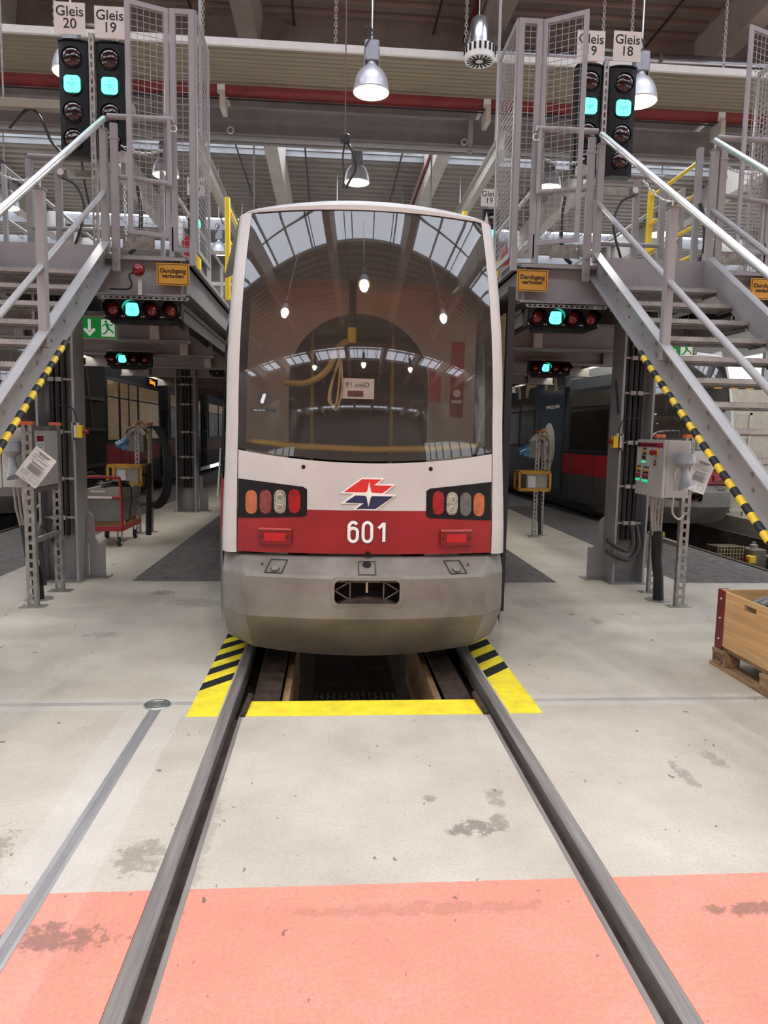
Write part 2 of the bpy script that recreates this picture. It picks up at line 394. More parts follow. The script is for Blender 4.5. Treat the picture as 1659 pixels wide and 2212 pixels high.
for s in (-1, 1):
    for q in (-1, 1):
        x = s*5.65+q*.745
        m = MB(); m.prism([(x-.03, -.10), (x-.03, .006), (x+.03, .006), (x+.03, -.10)], lambda a, z: (a, GY, z), lambda a, z: (a, 46, z)); m.box(x-.05, x+.05, GY, 46, -.2, -.1)
        tag(m.build('tram_rail', rust), f'brown rail under the {"left" if s < 0 else "right"} neighbouring tram, {"inner" if q*s < 0 else "outer"} one', 'rail')
# slot rail with its round cap, and the cross joint
sr = thing('slot_channel', 'flush aluminium slot channel running along the floor beside the left rail', 'floor channel', (-1.13, 0, 0))
MB().box(-1.112, -1.100, -12, 3.80, -.02, .0025).build('channel_edge', steel, sr)
MB().box(-1.160, -1.140, -12, 3.80, -.02, .0025).build('channel_edge', steel, sr)
MB().box(-1.140, -1.112, -12, 3.80, -.02, .0012).build('channel_insert', M('channel_insert', (150, 146, 146), .5, .3, var=.1, scale=6, stretch=(8, .5, 8)), sr)
dc = thing('drain_cover', 'round metal cover where the floor channels meet', 'cover', (-1.137, 3.845, 0))
MB().lathe([(0, .004), (.052, .004), (.055, .007), (.068, .007), (.074, 0)], (-1.137, 3.845, 0), 28).build('cap', M('cap_metal', (150, 158, 152), .35, .7, var=.2), dc, True)
for rr in (.018, .032, .046):
    MB().tube([(-1.137+rr*math.cos(t*PI/10), 3.845+rr*math.sin(t*PI/10), .0045) for t in range(20)], .002, 4, closed=True).build('ring', steel_d, dc)
for (x0, x1, nm) in ((-6, -1.21, 'left'), (-1.065, -.95, 'short middle'), (.97, 6, 'right')):
    m = MB()
    for k in (-.018, -.002, .014): m.box(x0, x1, 3.86+k, 3.86+k+.006, -.01, .0015)
    tag(m.build('floor_joint', steel), f'thin metal expansion joint crossing the floor, {nm} piece', 'floor joint')
# painted yellow pit border
pb = struct(MB().box(-.655, .668, 3.668, 3.879, -.001, .0015).build('floor_marking', yellow)); pb['label'] = 'yellow painted strip along the front edge of the pit'
for s, x0, x1, ys in ((-1, -.948, -.785, 4.05), (1, .785, .968, 4.24)):
    o = struct(MB().box(x0, x1, 3.672, 7.1, -.001, .0015).build('floor_marking', yellow)); o['label'] = 'yellow and black hazard strip beside the '+('left' if s < 0 else 'right')+' rail'
    y = ys
    while y < 6.9:
        d = .19
        poly = [(x0, y), (x1, y+d), (x1, y+d+.125), (x0, y+.125)]
        MB().prism(poly, lambda a, b: (a, b, .001), lambda a, b: (a, b, .0026)).build('black_stripe', hazb, o); y += .262
struct(MB().box(.664, .655, 3.67, 3.88, 0, .001).build('floor_marking_chip', yellow))

# roof: ribbed sheet with skylight strips, concrete beams
RZ = 8.55
SKY = [(-28, -25), (-19, -16), (-10.5, -7.2), (.0, 3.3), (5.9, 8.9), (16.0, 19.35), (25.0, 26.5), (28.2, 29.6), (34, 36), (40, 42)]  # strip over the tram front added out of view to brighten mid floor
m = MB(); y = -30.
def in_sky(y): return any(a-.05 < y < b-.05 for a, b in SKY)
while y < 46:
    if not in_sky(y):
        p = [(y, RZ+.14), (y+.10, RZ+.14), (y+.14, RZ), (y+.32, RZ), (y+.36, RZ+.14)]
        m.grid([[(-17, a, b), (17, a, b)] for a, b in p])
    y += .36
struct(m.build('ceiling', roof_m))
for i, (a, b) in enumerate(SKY):
    o = MB().box(-16.9, 16.9, a, b, RZ+.35, RZ+.40).build('skylight', pane_m); struct(o); o['label'] = 'bright skylight strip in the roof'
    m = MB()
    for k in range(30): m.box(-16.9+k*1.165, -16.85+k*1.165, a, b, RZ+.22, RZ+.34)
    m.box(-16.9, 16.9, a-.06, a, RZ, RZ+.4); m.box(-16.9, 16.9, b, b+.06, RZ, RZ+.4); m.box(-16.9, 16.9, (a+b)/2-.03, (a+b)/2+.03, RZ+.24, RZ+.34)
    struct(m.build('skylight_frame', paint_d, o))
for k in range(-3, 5):
    x = -1.65+4.03*k
    o = MB(); o.prism([(x-.16, 8.0), (x+.16, 8.0), (x+.24, 8.75), (x-.24, 8.75)], lambda a, z: (a, -30, z), lambda a, z: (a, 46, z))
    struct(o.build('ceiling_beam', M('beam_concrete', (196, 186, 176), .75, var=.08, scale=2)))
for yy in (-14.5, -5.2, 13.1, 31.0):
    struct(MB().box(-17, 17, yy, yy+.5, 7.05, 8.6).build('ceiling_crossbeam', concrete))
for nm, xx in (('wall_left', -17.2), ('wall_right', 17)):
    m = MB(); m.box(xx, xx+.2, -30, 46, -.3, .9); m.box(xx, xx+.2, -30, 46, 5.0, 8.9)  # open band in the side walls added to let fill light in
    wl_ = struct(m.build(nm, wall_m))
    for k in range(26): struct(MB().box(xx, xx+.2, -30+k*3.03, -29.8+k*3.03, .9, 5.0).build('fill_band_post', paint_d, wl_))
for nm, a in (('wall_far', (-17, 17, 46, 46.2, -.3, 8.9)), ('wall_rear', (-17, 17, -30.2, -30, -.3, 8.9))): struct(MB().box(*a).build(nm, wall_m))

# suspended heating panel with ribbed underside
hp = thing('heating_panel', 'long suspended radiant heating panel with ribbed beige underside', 'heating panel', (0, 11.3, 6.9))
m = MB(); n = 9; rows = []
for i in range(n):
    y0 = 10.84+i*.12
    for (dy, z) in ((0, 6.9), (.085, 6.9), (.095, 6.925), (.11, 6.925)): rows.append([(-17, y0+dy, z), (17, y0+dy, z)])
m.grid(rows); m.build('ribbed_underside', panel_m, hp)
MB().box(-17, 17, 10.79, 10.84, 6.885, 6.98).build('near_edge', wpaint, hp)
MB().box(-17, 17, 11.92, 11.96, 6.885, 6.98).build('far_edge', panel_m, hp)
for x, z1 in ((-4.06, 8.5), (-2.05, 8.5), (-.19, 8.5), (1.68, 8.5), (3.70, 8.5), (4.13, 8.5), (5.55, 8.5)):
    chain('hanging_chain', (x, 10.82, 6.98), (x, 10.82, z1), .07, .008, parent=hp)
# red sprinkler main with clamps
pr = thing('sprinkler_pipe', 'thick dark red sprinkler pipe under the cross beam', 'pipe', (0, 12.3, 6.98))
MB().tube([(-17, 12.3, 6.98), (17, 12.3, 6.98)], .125, 16).build('pipe', redp, pr, True)
for x in (-5.9, -2.0, 2.3, 6.3):
    m = MB(); m.box(x-.06, x+.06, 12.16, 12.2, 6.84, 7.02); m.box(x-.03, x+.03, 12.2, 13.1, 7.0, 7.04); m.box(x-.02, x+.06, 12.14, 12.5, 6.62, 6.84); m.build('pipe_bracket', plate_w, pr)
# crane runway girder and its conductor lines
g = thing('crane_girder', 'grey steel crane runway girder crossing the hall', 'girder', (0, 12.7, 6.36))
MB().box(-17, 17, 12.69, 12.71, 6.40, 6.80).build('web', paint_d, g)
MB().box(-17, 17, 12.55, 12.85, 6.36, 6.40).build('lower_flange', paint, g)
MB().box(-17, 17, 12.6, 12.8, 6.80, 6.83).build('upper_flange', paint, g)
for k, (yy, z, r) in enumerate(((12.45, 6.30, .025), (12.6, 6.26, .03), (12.4, 6.86, .012), (12.4, 6.90, .012))):
    MB().tube([(-17, yy, z), (17, yy, z)], r, 8).build('conductor_rail', paint_d if k < 2 else rubber, g, True)
MB().box(2.06, 2.14, 12.5, 12.56, 6.26, 6.90).build('hanger_plate', paint, g)
for x in (-1.9, 2.0):
    MB().tube([(x+.05*math.cos(t*PI/6), 12.5, 6.42+.05*math.sin(t*PI/6)) for t in range(12)], .012, 6, closed=True).build('shackle', steel, g)
# conduits on the roof and the red riser
for x, nm in ((-2.58, 'far left'), (-.9, 'left of the hanging lamps'), (1.5, 'right of the hanging lamps'), (5.3, 'far right')):
    tag(MB().tube([(x, -12, 8.42), (x, 46, 8.42)], .022, 8).build('roof_conduit', M('conduit_grey', (86, 80, 76), .5, .5), None, True), f'thin grey conduit along the roof, {nm}', 'conduit')
tag(MB().tube([(2.18, 13.8, 8.3), (2.18, 40, 8.3)], .05, 10).build('red_roof_pipe', redp, None, True), 'narrow red pipe running along the roof beam', 'pipe')
tag(MB().tube([(2.05, 11, 8.3), (2.05, 13, 8.3)], .05, 10).build('red_roof_pipe', redp, None, True), 'short red pipe beside the roof beam above the heating panel', 'pipe')
# ventilation duct and its round outlet
dt = thing('air_duct', 'shiny round air duct above the right platform', 'duct', (8, 12.1, 7.72))
MB().tube([(1.95, 12.1, 7.62), (16.9, 12.1, 7.82)], .125, 20).build('duct_pipe', duct_m, dt, True)
for x in (3.2, 5.1, 7.0): MB().lathe([(.13, -.03), (.137, -.03), (.137, .03), (.13, .03)], (x, 12.1, 7.62+(x-1.95)*.0134), 20, Matrix.Rotation(PI/2, 3, 'Y')).build('duct_clamp', steel_d, dt, True)
do = thing('duct_outlet', 'white round air outlet with radial slots on a bent metal duct', 'air outlet', (1.63, 9.5, 6.2))
MB().lathe([(0, 0), (.185, 0), (.19, .03), (.19, .16), (.15, .17), (.12, .2)], (1.63, 9.5, 6.22), 28).build('outlet_body', wpaint, do, True)
for k in range(16):
    a = k*PI/8; MB().bar((1.63+.05*math.cos(a), 9.5+.05*math.sin(a), 6.219), (1.63+.16*math.cos(a), 9.5+.16*math.sin(a), 6.219), .022, .006).build('radial_slot', dark, do)
for k in range(10):
    a = PI+k*PI/9; MB().box(1.63+.19*math.cos(a)-.012, 1.63+.19*math.cos(a)+.012, 9.5+.19*math.sin(a)-.012, 9.5+.19*math.sin(a)+.012, 6.29, 6.37).build('side_slot', dark, do)
MB().tube(arc([(1.63, 9.5, 6.40), (1.63, 9.52, 6.58), (1.64, 9.62, 6.72), (1.66, 9.85, 6.76)], 6), .115, 18).build('duct_elbow', duct_m, do, True)
MB().tube([(1.66, 9.85, 6.76), (1.9, 12.0, 7.4)], .115, 18).build('duct_arm', duct_m, do, True)
MB().tube([(1.63, 9.6, 6.8), (1.63, 9.6, 8.5)], .006, 6).build('hanger_wire', steel, do)

# hanging bell lamps
def bell_lamp(x, y, z, label, power=1., d=.45):
    # z = rim height
    t = thing('bell_lamp', label, 'lamp', (x, y, z), 'bell lamps hanging from the roof'); r = d/2
    prof = [(r, 0), (r*1.03, .012), (r*1.0, .03), (r*.97, .09), (r*.89, .16), (r*.75, .225), (r*.56, .275), (r*.38, .305), (r*.30, .33), (r*.28, .36)]
    m = MB()
    for i in range(1): m.lathe([(p[0]-.006, p[1]) for p in prof[::-1]], (x, y, z), 28)
    inner = [(a-.012, b-.004) for a, b in prof[:7]]+[(0, .28)]
    sh = MB(); n = 28; rings = []
    for (rr, zz) in prof: rings.append([(x+rr*math.cos(k*2*PI/n), y+rr*math.sin(k*2*PI/n), z+zz) for k in range(n+1)])
    sh.grid(rings); sh.build('shade', shade_m, t, True)
    gl = MB(); rings = []
    for (rr, zz) in inner: rings.append([(x+rr*math.cos(k*2*PI/n), y+rr*math.sin(k*2*PI/n), z+zz+.004) for k in range(n+1)])
    gl.grid(rings); gl.build('reflector', shade_i, t, True)
    MB().lathe([(0, .06), (.05, .09), (.06, .14), (.045, .22), (.03, .28)], (x, y, z), 14).build('bulb', M('bulb_glow', (255, 246, 225), .4, var=.01, emit=7), t, True)
    MB().bbox(x-.09, x+.09, y-.08, y+.08, z+.36, z+.60, .015).build('gear_box', M('gear_grey', (150, 152, 160), .45, .3), t)
    MB().box(x-.10, x-.085, y-.05, y+.05, z+.30, z+.50).build('clamp', paint_d, t); MB().box(x+.085, x+.10, y-.05, y+.05, z+.30, z+.50).build('clamp', paint_d, t)
    MB().tube([(x, y, z+.60), (x, y, 8.62)], .012, 6).build('hanger_rod', steel, t)
    MB().tube(arc([(x-.09, y-.08, z+.5), (x-.02, y-.1, z+.62), (x+.02, y-.03, z+.7), (x-.04, y-.02, z+.78), (x-.1, y-.02, z+.72), (x-.03, y, z+.66), (x, y, z+.82)], 5), .008, 6).build('supply_cable', rubber, t, True)
    if power:
        ld = bpy.data.lights.new('lamp_light', 'SPOT'); ld.energy = LAMP_W*power*6; ld.spot_size = 2.5; ld.spot_blend = .5; ld.shadow_soft_size = .16; ld.color = (1, .965, .90)
        lo = bpy.data.objects.new('lamp_light', ld); C.objects.link(lo); lo.parent = t; lo.location = (0, 0, -.03)
    return t
for (x, y, z, l, p) in [(.26, 9.5, 5.77, 'big lit bell lamp hanging in front of the heating panel above the tram', 1), (.22, 13.4, 5.98, 'lit bell lamp hanging below the crane girder, behind the big one', .6),
                        (3.74, 9.5, 5.84, 'lit bell lamp half hidden behind the right track signal', 1), (3.74, 13.4, 6.05, 'lit bell lamp seen behind the right mesh cage', .6), (5.88, 13.4, 5.30, 'white lit bell lamp behind the yellow railing', .6),
                        (-3.26, 20.2, 6.25, 'bell lamp far behind the left mesh cage by the yellow post', .4), (-3.15, 13.4, 5.95, 'lit bell lamp seen through the left mesh cage', .6), (-3.4, 9.5, 5.8, 'lit bell lamp behind the left track signals', 1),
                        (-5.9, 13.4, 5.3, 'lit bell lamp beyond the left stair railing', .6), (3.28, 20.2, 6.21, 'bell lamp far behind the right mesh cage', .4), (-.09, 20.2, 6.44, 'bell lamp far down the hall above the tram roof', .4),
                        (.05, 1.0, 5.6, 'lit bell lamp above the photographer, mirrored in the windscreen', .8), (-3.6, .4, 5.7, 'lit bell lamp above the photographer to the left', .8), (3.9, .4, 5.7, 'lit bell lamp above the photographer to the right', .8),
                        (.1, -4.4, 5.7, 'lit bell lamp behind the photographer', .8), (-3.7, -4.4, 5.7, 'lit bell lamp behind the photographer, left', .8), (3.8, -4.4, 5.7, 'lit bell lamp behind the photographer, right', .8)]:
    bell_lamp(x, y, z, l, p)
# pendant cable with plug
pc = thing('pendant_cable', 'thin brown cable hanging down in front of the heating panel, plugs at its end', 'cable', (-.08, 8.5, 4.3))
MB().tube([(-.085, 8.5, 8.5), (-.08, 8.5, 6.3), (-.075, 8.5, 4.78)], .007, 6).build('cable', M('brown_cable', (112, 84, 66), .6), pc, True)
MB().tube(arc([(-.075, 8.5, 4.80), (-.10, 8.5, 4.6), (-.085, 8.5, 4.45), (-.09, 8.5, 4.28)], 6), .01, 6).build('tail', rust, pc, True)
MB().tube(arc([(-.07, 8.5, 4.80), (.01, 8.5, 4.68), (.05, 8.5, 4.5), (-.02, 8.5, 4.36), (-.06, 8.5, 4.28)], 6), .014, 6).build('plug_lead', rubber, pc, True)
MB().bbox(-.13, -.02, 8.45, 8.55, 4.77, 4.86, .02).build('coupling', rubber, pc)

# ================================================================== TRAMS
def sm(t): t = max(0., min(1., t)); return t*t*(3-2*t)
def yc(z): return 4.27+.13*max(0., z-1.3)**2
def bow(z): return .10+.08*sm((z-.765)/.9)
def hwf(z): return .85-.015*sm((z-.765)/.8)-.036*max(0., z-1.7)**2
def hwg(z): return hwf(z)-.047
def sx(s, z): return s*hwf(z)
def sy(x, z): s = x/hwf(z); return yc(z)+bow(z)*s*s
def S(x, z, off=0.): return (x, sy(x, z)-off, z)
CRN = [(0, 0), (.018, .018), (.032, .05), (.042, .09), (.046, .14)]   # corner rounding, outward and back
def hull(z, Y0, W=1.2):
    # plan line of one side: from the front corner back; Y0 = tram length end
    x0 = hwf(z); y0 = sy(x0, z); k = 1-.0*z if z < 1.9 else 1-.09*(z-1.9)**1.3
    pts = [(x0+a, y0+b) for a, b in CRN]; xs, ys = pts[-1]
    for i in range(1, 9):
        t = i/8; pts.append((xs+(W*k-xs)*math.sin(t*PI/2), ys+2.7*t))
    return pts

def ribbon(mb, pts, w, closed, F):
    n = len(pts); Lf, Rt = [], []
    for i in range(n):
        a = Vector(pts[i-1] if (closed or i) else pts[0]); b = Vector(pts[(i+1) % n] if (closed or i < n-1) else pts[-1]); d = (b-a).normalized(); nr = Vector((-d.y, d.x))*w/2; p = Vector(pts[i])
        Lf.append(F(*(p+nr))); Rt.append(F(*(p-nr)))
    if closed: Lf.append(Lf[0]); Rt.append(Rt[0])
    mb.grid([Lf, Rt])
def _arc(cx, cy, rx, ry, a0, a1, k=10): return [(cx+rx*math.cos(math.radians(a0+(a1-a0)*i/k)), cy+ry*math.sin(math.radians(a0+(a1-a0)*i/k))) for i in range(k+1)]
DIGITS = {'0': [(_arc(0, .45, .5, .5, 0, 180)+_arc(0, -.45, .5, .5, 180, 360), True)],
          '6': [(_arc(0, .02, .5, .35, 0, 180)+_arc(0, -.45, .5, .5, 180, 360), True), ([(-.5, -.3)]+_arc(0, .45, .5, .5, 180, 35), False)],
          '1': [([(.28, -.95), (.28, .95)], False), ([(-.36, .38), (.24, .86)], False)],
          '3': [(_arc(0, .45, .5, .48, 160, -70)+_arc(0, -.45, .5, .5, 70, -160), False)],
          '5': [([(.45, .9), (-.42, .9), (-.45, .05)]+_arc(0, -.40, .5, .52, 120, -150), False)]}
def tram(dx, dy, L, label, number, livery, side, main=False):
    """livery: dict of materials; side: which flank carries windows (-1 = looks to -X)"""
    t = thing('tram', label, 'tram', (dx, dy+4.2, 0))
    def T(p): return (p[0]+dx, p[1]+dy, p[2])
    def B(mb, name, mat, parent=None, smooth=False):
        mb.v = [T(p) for p in mb.v]; return mb.build(name, mat, parent or t, smooth)
    def patch(x0, x1, zt, zb, off, name, mat, parent=None, n=14, th=.004, smooth=True):
        mb = MB(); f, bk = [[], []], [[], []]
        for i in range(n+1):
            x = x0+(x1-x0)*i/n
            for k, z in ((0, zb(x) if callable(zb) else zb), (1, zt(x) if callable(zt) else zt)):
                f[k].append(S(x, z, off)); bk[k].append(S(x, z, off-th))
        mid = [tuple((a+b)/2 for a, b in zip(p, q)) for p, q in zip(f[0], f[1])]
        mb.grid([bk[0], f[0], f[1], bk[1]])
        mb.add([bk[0][0], f[0][0], f[1][0], bk[1][0]], [(0, 1, 2, 3)]); mb.add([bk[0][-1], f[0][-1], f[1][-1], bk[1][-1]], [(3, 2, 1, 0)])
        return B(mb, name, mat, parent, smooth)
    xp = .785
    gbot = lambda x: 1.40-.065*(1-(x/.785)**2)      # lower edge of the windscreen
    # ---- white pillars and brow
    zs = [.765, .9, 1.05, 1.2, 1.37, 1.55, 1.75, 1.95, 2.15, 2.35, 2.5, 2.65, 2.78, 2.88]
    for s in (-1, 1):
        rows = []
        for z in zs:
            xi = (xp+.006 if z < 1.35 else hwg(z)); row = []
            for i in range(4):
                x = xi+(hwf(z)-xi)*i/3; row.append((s*x, sy(x, z), z))
            row = [(s*xi, sy(xi, z)+.04, z)]+row+[(s*(hwf(z)+a), sy(hwf(z), z)+b, z) for a, b in CRN[1:]]
            rows.append(row)
        B(MB().grid(rows), 'windscreen_pillar', livery['white'], None, True)
    rows = []
    for (z, dz, back) in ((2.877, 0, .04), (2.877, 0, 0), (2.885, .02, .0), (2.895, .045, .03), (2.90, .06, .10), (2.91, .085, .35), (2.95, .10, .9), (3.02, .11, 2.6)):
        W = hwf(2.86)+.046; row = []
        for i in range(-12, 13):
            s = i/12; zz = z+dz*(1-s*s); wx = W*(1+back*.22)
            x = s*wx; row.append((x, yc(2.86)+bow(2.86)*s*s*1.1+back+(max(0, abs(s)-.9)*1.0), zz))
        rows.append(row)
    B(MB().grid(rows), 'roof_brow', livery['white'], None, True)
    # ---- lower front panel
    zr = 1.038
    patch(-xp, xp, lambda x: gbot(x)-.012, zr, 0, 'white_panel', livery['white'], n=24, th=.02)
    patch(-xp, xp, zr, .772, 0, 'red_panel', livery['red'], n=24, th=.02)
    # ---- windscreen
    n = 28; mb = MB(); rows = []
    for j in range(n+1):
        row = []
        for i in range(-n, n+1):
            s = i/n; xb = s*.785; z0 = gbot(xb); z = z0+(2.872-z0)*j/n; x = s*(hwg(z)-.002 if z > 1.4 else .783); row.append(S(x, z, 0))
        rows.append(row)
    B(mb.grid(rows), 'windscreen', screen_glass, None, True)
    ws = [o for o in t.children if o.name.startswith('windscreen') and 'pillar' not in o.name][-1]
    # black ceramic border and header behind the glass
    for s in (-1, 1):
        rows = []
        for j in range(20):
            z = 1.36+(2.85-1.36)*j/19; xo = hwg(z)-.001; row = []
            for k in (0, 1): x = xo-k*.052; row.append((s*x, sy(x, z)+.006, z))
            rows.append(row)
        B(MB().grid(rows), 'black_border', black, ws)
    patch(-.76, .76, lambda x: gbot(x)+.045, lambda x: gbot(x)-.0, -.008, 'black_border', black, ws, n=20, th=.001)
    rows = []
    for j in range(6):
        z = 2.43+(2.87-2.43)*j/5; rows.append([(s/8*(hwg(z)-.05), sy(s/8*(hwg(z)-.05), z)+.03, z) for s in range(-8, 9)])
    B(MB().grid(rows), 'header_box', M('header_dark', (38, 36, 36), .7, var=.1), ws)
    # ---- bumper
    ring = [(.755, 4.30, .855), (.748, 4.262, .853), (.735, 4.235, .85), (.668, 4.108, .80), (.650, 4.098, .797), (.50, 4.098, .797), (.41, 4.102, .797), (.385, 4.115, .793), (.25, 4.235, .785), (.108, 4.36, .775), (.11, 4.44, .76)]
    us = [-1, -.94, -.86, -.7, -.5, -.36, -.235, -.12, 0, .12, .235, .36, .5, .7, .86, .94, 1]
    mb = MB(); vs = {}
    for a, (z, y, hw) in enumerate(ring):
        for b, u in enumerate(us):
            e = max(0, abs(u)-.86)/.14
            x = u*hw*.905/.86 if abs(u) <= .86 else math.copysign(hw*.905+(hwf(.765)+.035-hw*.905)*e, u)
            yy = y+.16*u*u*.9+.19*e*(1 if 2 < a < 10 else .6); z2 = z+(.045*(u*u) if a >= 9 else 0)-(.012*e if 1 < a < 6 else 0)
            vs[a, b] = len(mb.v); mb.v.append((x, yy, z2))
    for a in range(len(ring)-1):
        for b in range(len(us)-1):
            if a == 4 and 6 <= b <= 9: continue
            mb.f.append((vs[a, b], vs[a, b+1], vs[a+1, b+1], vs[a+1, b]))
    # bumper flanks running back
    for sgn in (-1, 1):
        rows = []
        for a, (z, y, hw) in enumerate(ring[1:10]):
            p = mb.v[vs[a+1, 0 if sgn < 0 else len(us)-1]]; rows.append([p, (p[0]+sgn*.03, p[1]+.35, p[2]), (p[0]+sgn*.10, p[1]+1.2, p[2])])
        mb.grid(rows)
    bmp = B(mb, 'bumper', bumper_m, None, 16)
    # pocket for the coupler behind a rounded frame
    mb = MB(); xw = .2; z1, z0 = .636, .502; yf = 4.097
    def rr(w, h, r, k=6):
        P = []
        for cx, cy, a0 in ((w-r, h-r, 0), (-w+r, h-r, PI/2), (-w+r, -h+r, PI), (w-r, -h+r, 1.5*PI)):
            for i in range(k+1): a = a0+i*PI/2/k; P.append((cx+r*math.cos(a), cy+r*math.sin(a)))
        return P
    zc = .572; I = rr(.192, .072, .032); O = rr(.215, .092, .04); N = len(I)
    def yy(x): return yf+.145*(x/.85)**2*1.1
    mb.v = [(x, yy(x)-.006, z+zc) for x, z in I]+[(x, yy(x)-.002, z+zc) for x, z in O]+[(x, yy(x)+.02, z+zc) for x, z in I]
    for i in range(N):
        j = (i+1) % N; mb.f += [(i, j, N+j, N+i), (i, j, 2*N+j, 2*N+i)]
    B(mb, 'slot_frame', bumper_m, bmp, True)
    B(MB().box(-.21, .21, 4.26, 4.28, .47, .66).box(-.21, .21, 4.12, 4.28, .47, .485).box(-.21, .21, 4.12, 4.28, .645, .66).box(-.21, -.195, 4.12, 4.28, .47, .66).box(.195, .21, 4.12, 4.28, .47, .66), 'coupler_pocket', M('pocket_dark', (26, 23, 20), .9, var=.4), bmp)
    br = MB(); 
    for s in (-1, 1):
        br.bar((s*.10, 4.15, .51), (s*.10, 4.15, .63), .007, .012, (0, 1, 0)); br.bar((s*.10, 4.15, .628), (s*.19, 4.15, .572), .007, .01, (0, 1, 0)); br.bar((s*.10, 4.15, .516), (s*.19, 4.15, .572), .007, .01, (0, 1, 0))
    br.box(-.19, .19, 4.16, 4.2, .618, .634); B(br, 'coupler_brace', M('brace_grey', (120, 108, 98), .6, .3, var=.3, scale=20), bmp)
    B(MB().box(-.006, .006, 4.15, 4.17, .56, .625), 'coupler_pin', M('pin_pale', (200, 180, 165), .6), bmp)
    mb = MB(); mb.prism([(-.18, .495), (.18, .495), (.12, .52), (0, .535), (-.12, .52)], lambda x, z: (x, 4.13, z), lambda x, z: (x, 4.22, z)); B(mb, 'pocket_floor', rust, bmp)
    # hatches on top of the bumper
    def ontop(x, f): # f 0 front ridge .. 1 back
        z = .662+(.735-.662)*f; return (x, 4.106+(4.235-4.108)*f+.150*(x/.895)**2-.004, z+.006)
    for hx, w, sk, f0, f1 in ((-.545, .05, .02, .10, .93), (0, .05, 0, .10, .93), (.545, .05, -.02, .10, .93)):
        P = [ontop(hx-w-sk*.5, f0), ontop(hx+w-sk*.5, f0), ontop(hx+w+sk, f1), ontop(hx-w+sk, f1)]
        m2 = MB()
        for i in range(4): m2.bar(P[i], P[(i+1) % 4], .004, .004)
        B(m2, 'hatch_seam', ink, bmp)
        q = ontop(hx, .35 if hx else .72); m2 = MB().lathe([(0, .004), (.014, .006), (.022, .004), (.024, 0)], (q[0], q[1]-.004, q[2]+.004), 14, Matrix.Rotation(.55, 3, 'X')); B(m2, 'hatch_lock', bumper_m if hx else black, bmp, True)
        m2 = MB().tube([(q[0]+.026*math.cos(k*PI/6), q[1]-.005+.014*math.sin(k*PI/6), q[2]+.004+.009*math.sin(k*PI/6)) for k in range(12)], .002, 4, closed=True); B(m2, 'lock_ring', ink, bmp)
        if hx:
            q = ontop(hx-.07*math.copysign(1, -hx) if 0 else hx+math.copysign(.08, hx), .62); B(MB().lathe([(0, .003), (.006, .003), (.007, 0)], (q[0], q[1]-.002, q[2]+.002), 10, Matrix.Rotation(.55, 3, 'X')), 'bolt_hole', ink, bmp)
    B(MB().lathe([(0, .022), (.013, .02), (.017, .01), (.015, 0)], (.008, yc(.77)-.006, .775), 14, Matrix.Rotation(PI/2, 3, 'X')), 'buffer_stud', black, bmp, True)
    # ---- lamp clusters
    cols_l = [M('lens_orange', (176, 90, 36), .2, var=.2, scale=25), M('lens_brown_red', (120, 40, 34), .2, var=.25, scale=25), M('lens_clear', (150, 146, 128), .15, var=.3, scale=30), M('lens_tail_red', (150, 22, 24), .2, var=.25, scale=25)]
    cols_r = [cols_l[3], cols_l[2], M('lens_smoke', (92, 84, 80), .2, var=.2, scale=25), cols_l[0]]
    for s in (-1, 1):
        xa, xb = -.783, -.362
        zt = lambda x: 1.215-.042*((x+.783)/.42)-(.0 if x < -.385 else .55*(x+.385))
        zb = lambda x: .977+.018*((x+.783)/.42)+(.0 if x < -.385 else .5*(x+.385))
        if s < 0: cl = patch(xa, xb, zt, zb, .004, 'lamp_cluster', black, None, 18, .02)
        else: cl = patch(-xb, -xa, lambda x: zt(-x), lambda x: zb(-x), .004, 'lamp_cluster', black, None, 18, .02)
        for k in range(4):
            xc = s*(.70-.0875*k); wd = .036; zc2, hh = 1.075+.004*k, .072
            top = lambda x, xc=xc: zc2+hh-.036+math.sqrt(max(0, .036**2-(max(0, abs(x-xc)-.0))**2))
            bot = lambda x, xc=xc: zc2-hh+.036-math.sqrt(max(0, .036**2-(max(0, abs(x-xc)))**2))
            col = (cols_l if s < 0 else cols_r[::-1])[k]
            ln = patch(xc-wd, xc+wd, top, bot, .0075, 'lens', col, cl, 12, .004)
            if 'clear' in col.name:
                for zz in (1.045, 1.105):
                    B(MB().tube([(xc+.02*math.cos(q*PI/8), sy(xc, zz)-.009, zz+.02*math.sin(q*PI/8)) for q in range(16)], .003, 4, closed=True), 'lens_ring', M('lens_ring', (190, 188, 170), .2), ln)
        # square reflectors on the red band
        xr = s*.555; rf = patch(xr-.10, xr+.10, .918, .825, .022, 'reflector', M('reflector_body', (120, 20, 26), .3, var=.1), None, 6, .03)
        patch(xr-.062, xr+.062, .895, .845, .024, 'reflector_face', M('reflector_red', (186, 26, 36), .25, var=.12, scale=40), rf, 4, .004)
        patch(xr-.10, xr+.10, .922, .914, .027, 'reflector_rim', M('reflector_rim', (190, 90, 92), .3), rf, 4, .03)
        for q in (-.08, .08): B(MB().lathe([(0, 0), (.007, 0), (.008, -.004)], (xr+q, sy(xr+q, .868)-.023, .868), 8, Matrix.Rotation(PI/2, 3, 'X')), 'screw', ink, rf)
        B(MB().lathe([(0, .004), (.006, .004), (.012, .002), (.013, 0)], (s*.385, sy(.385, 1.285)-.001, 1.285+.01), 12, Matrix.Rotation(PI/2, 3, 'X')), 'jet_nozzle', black)
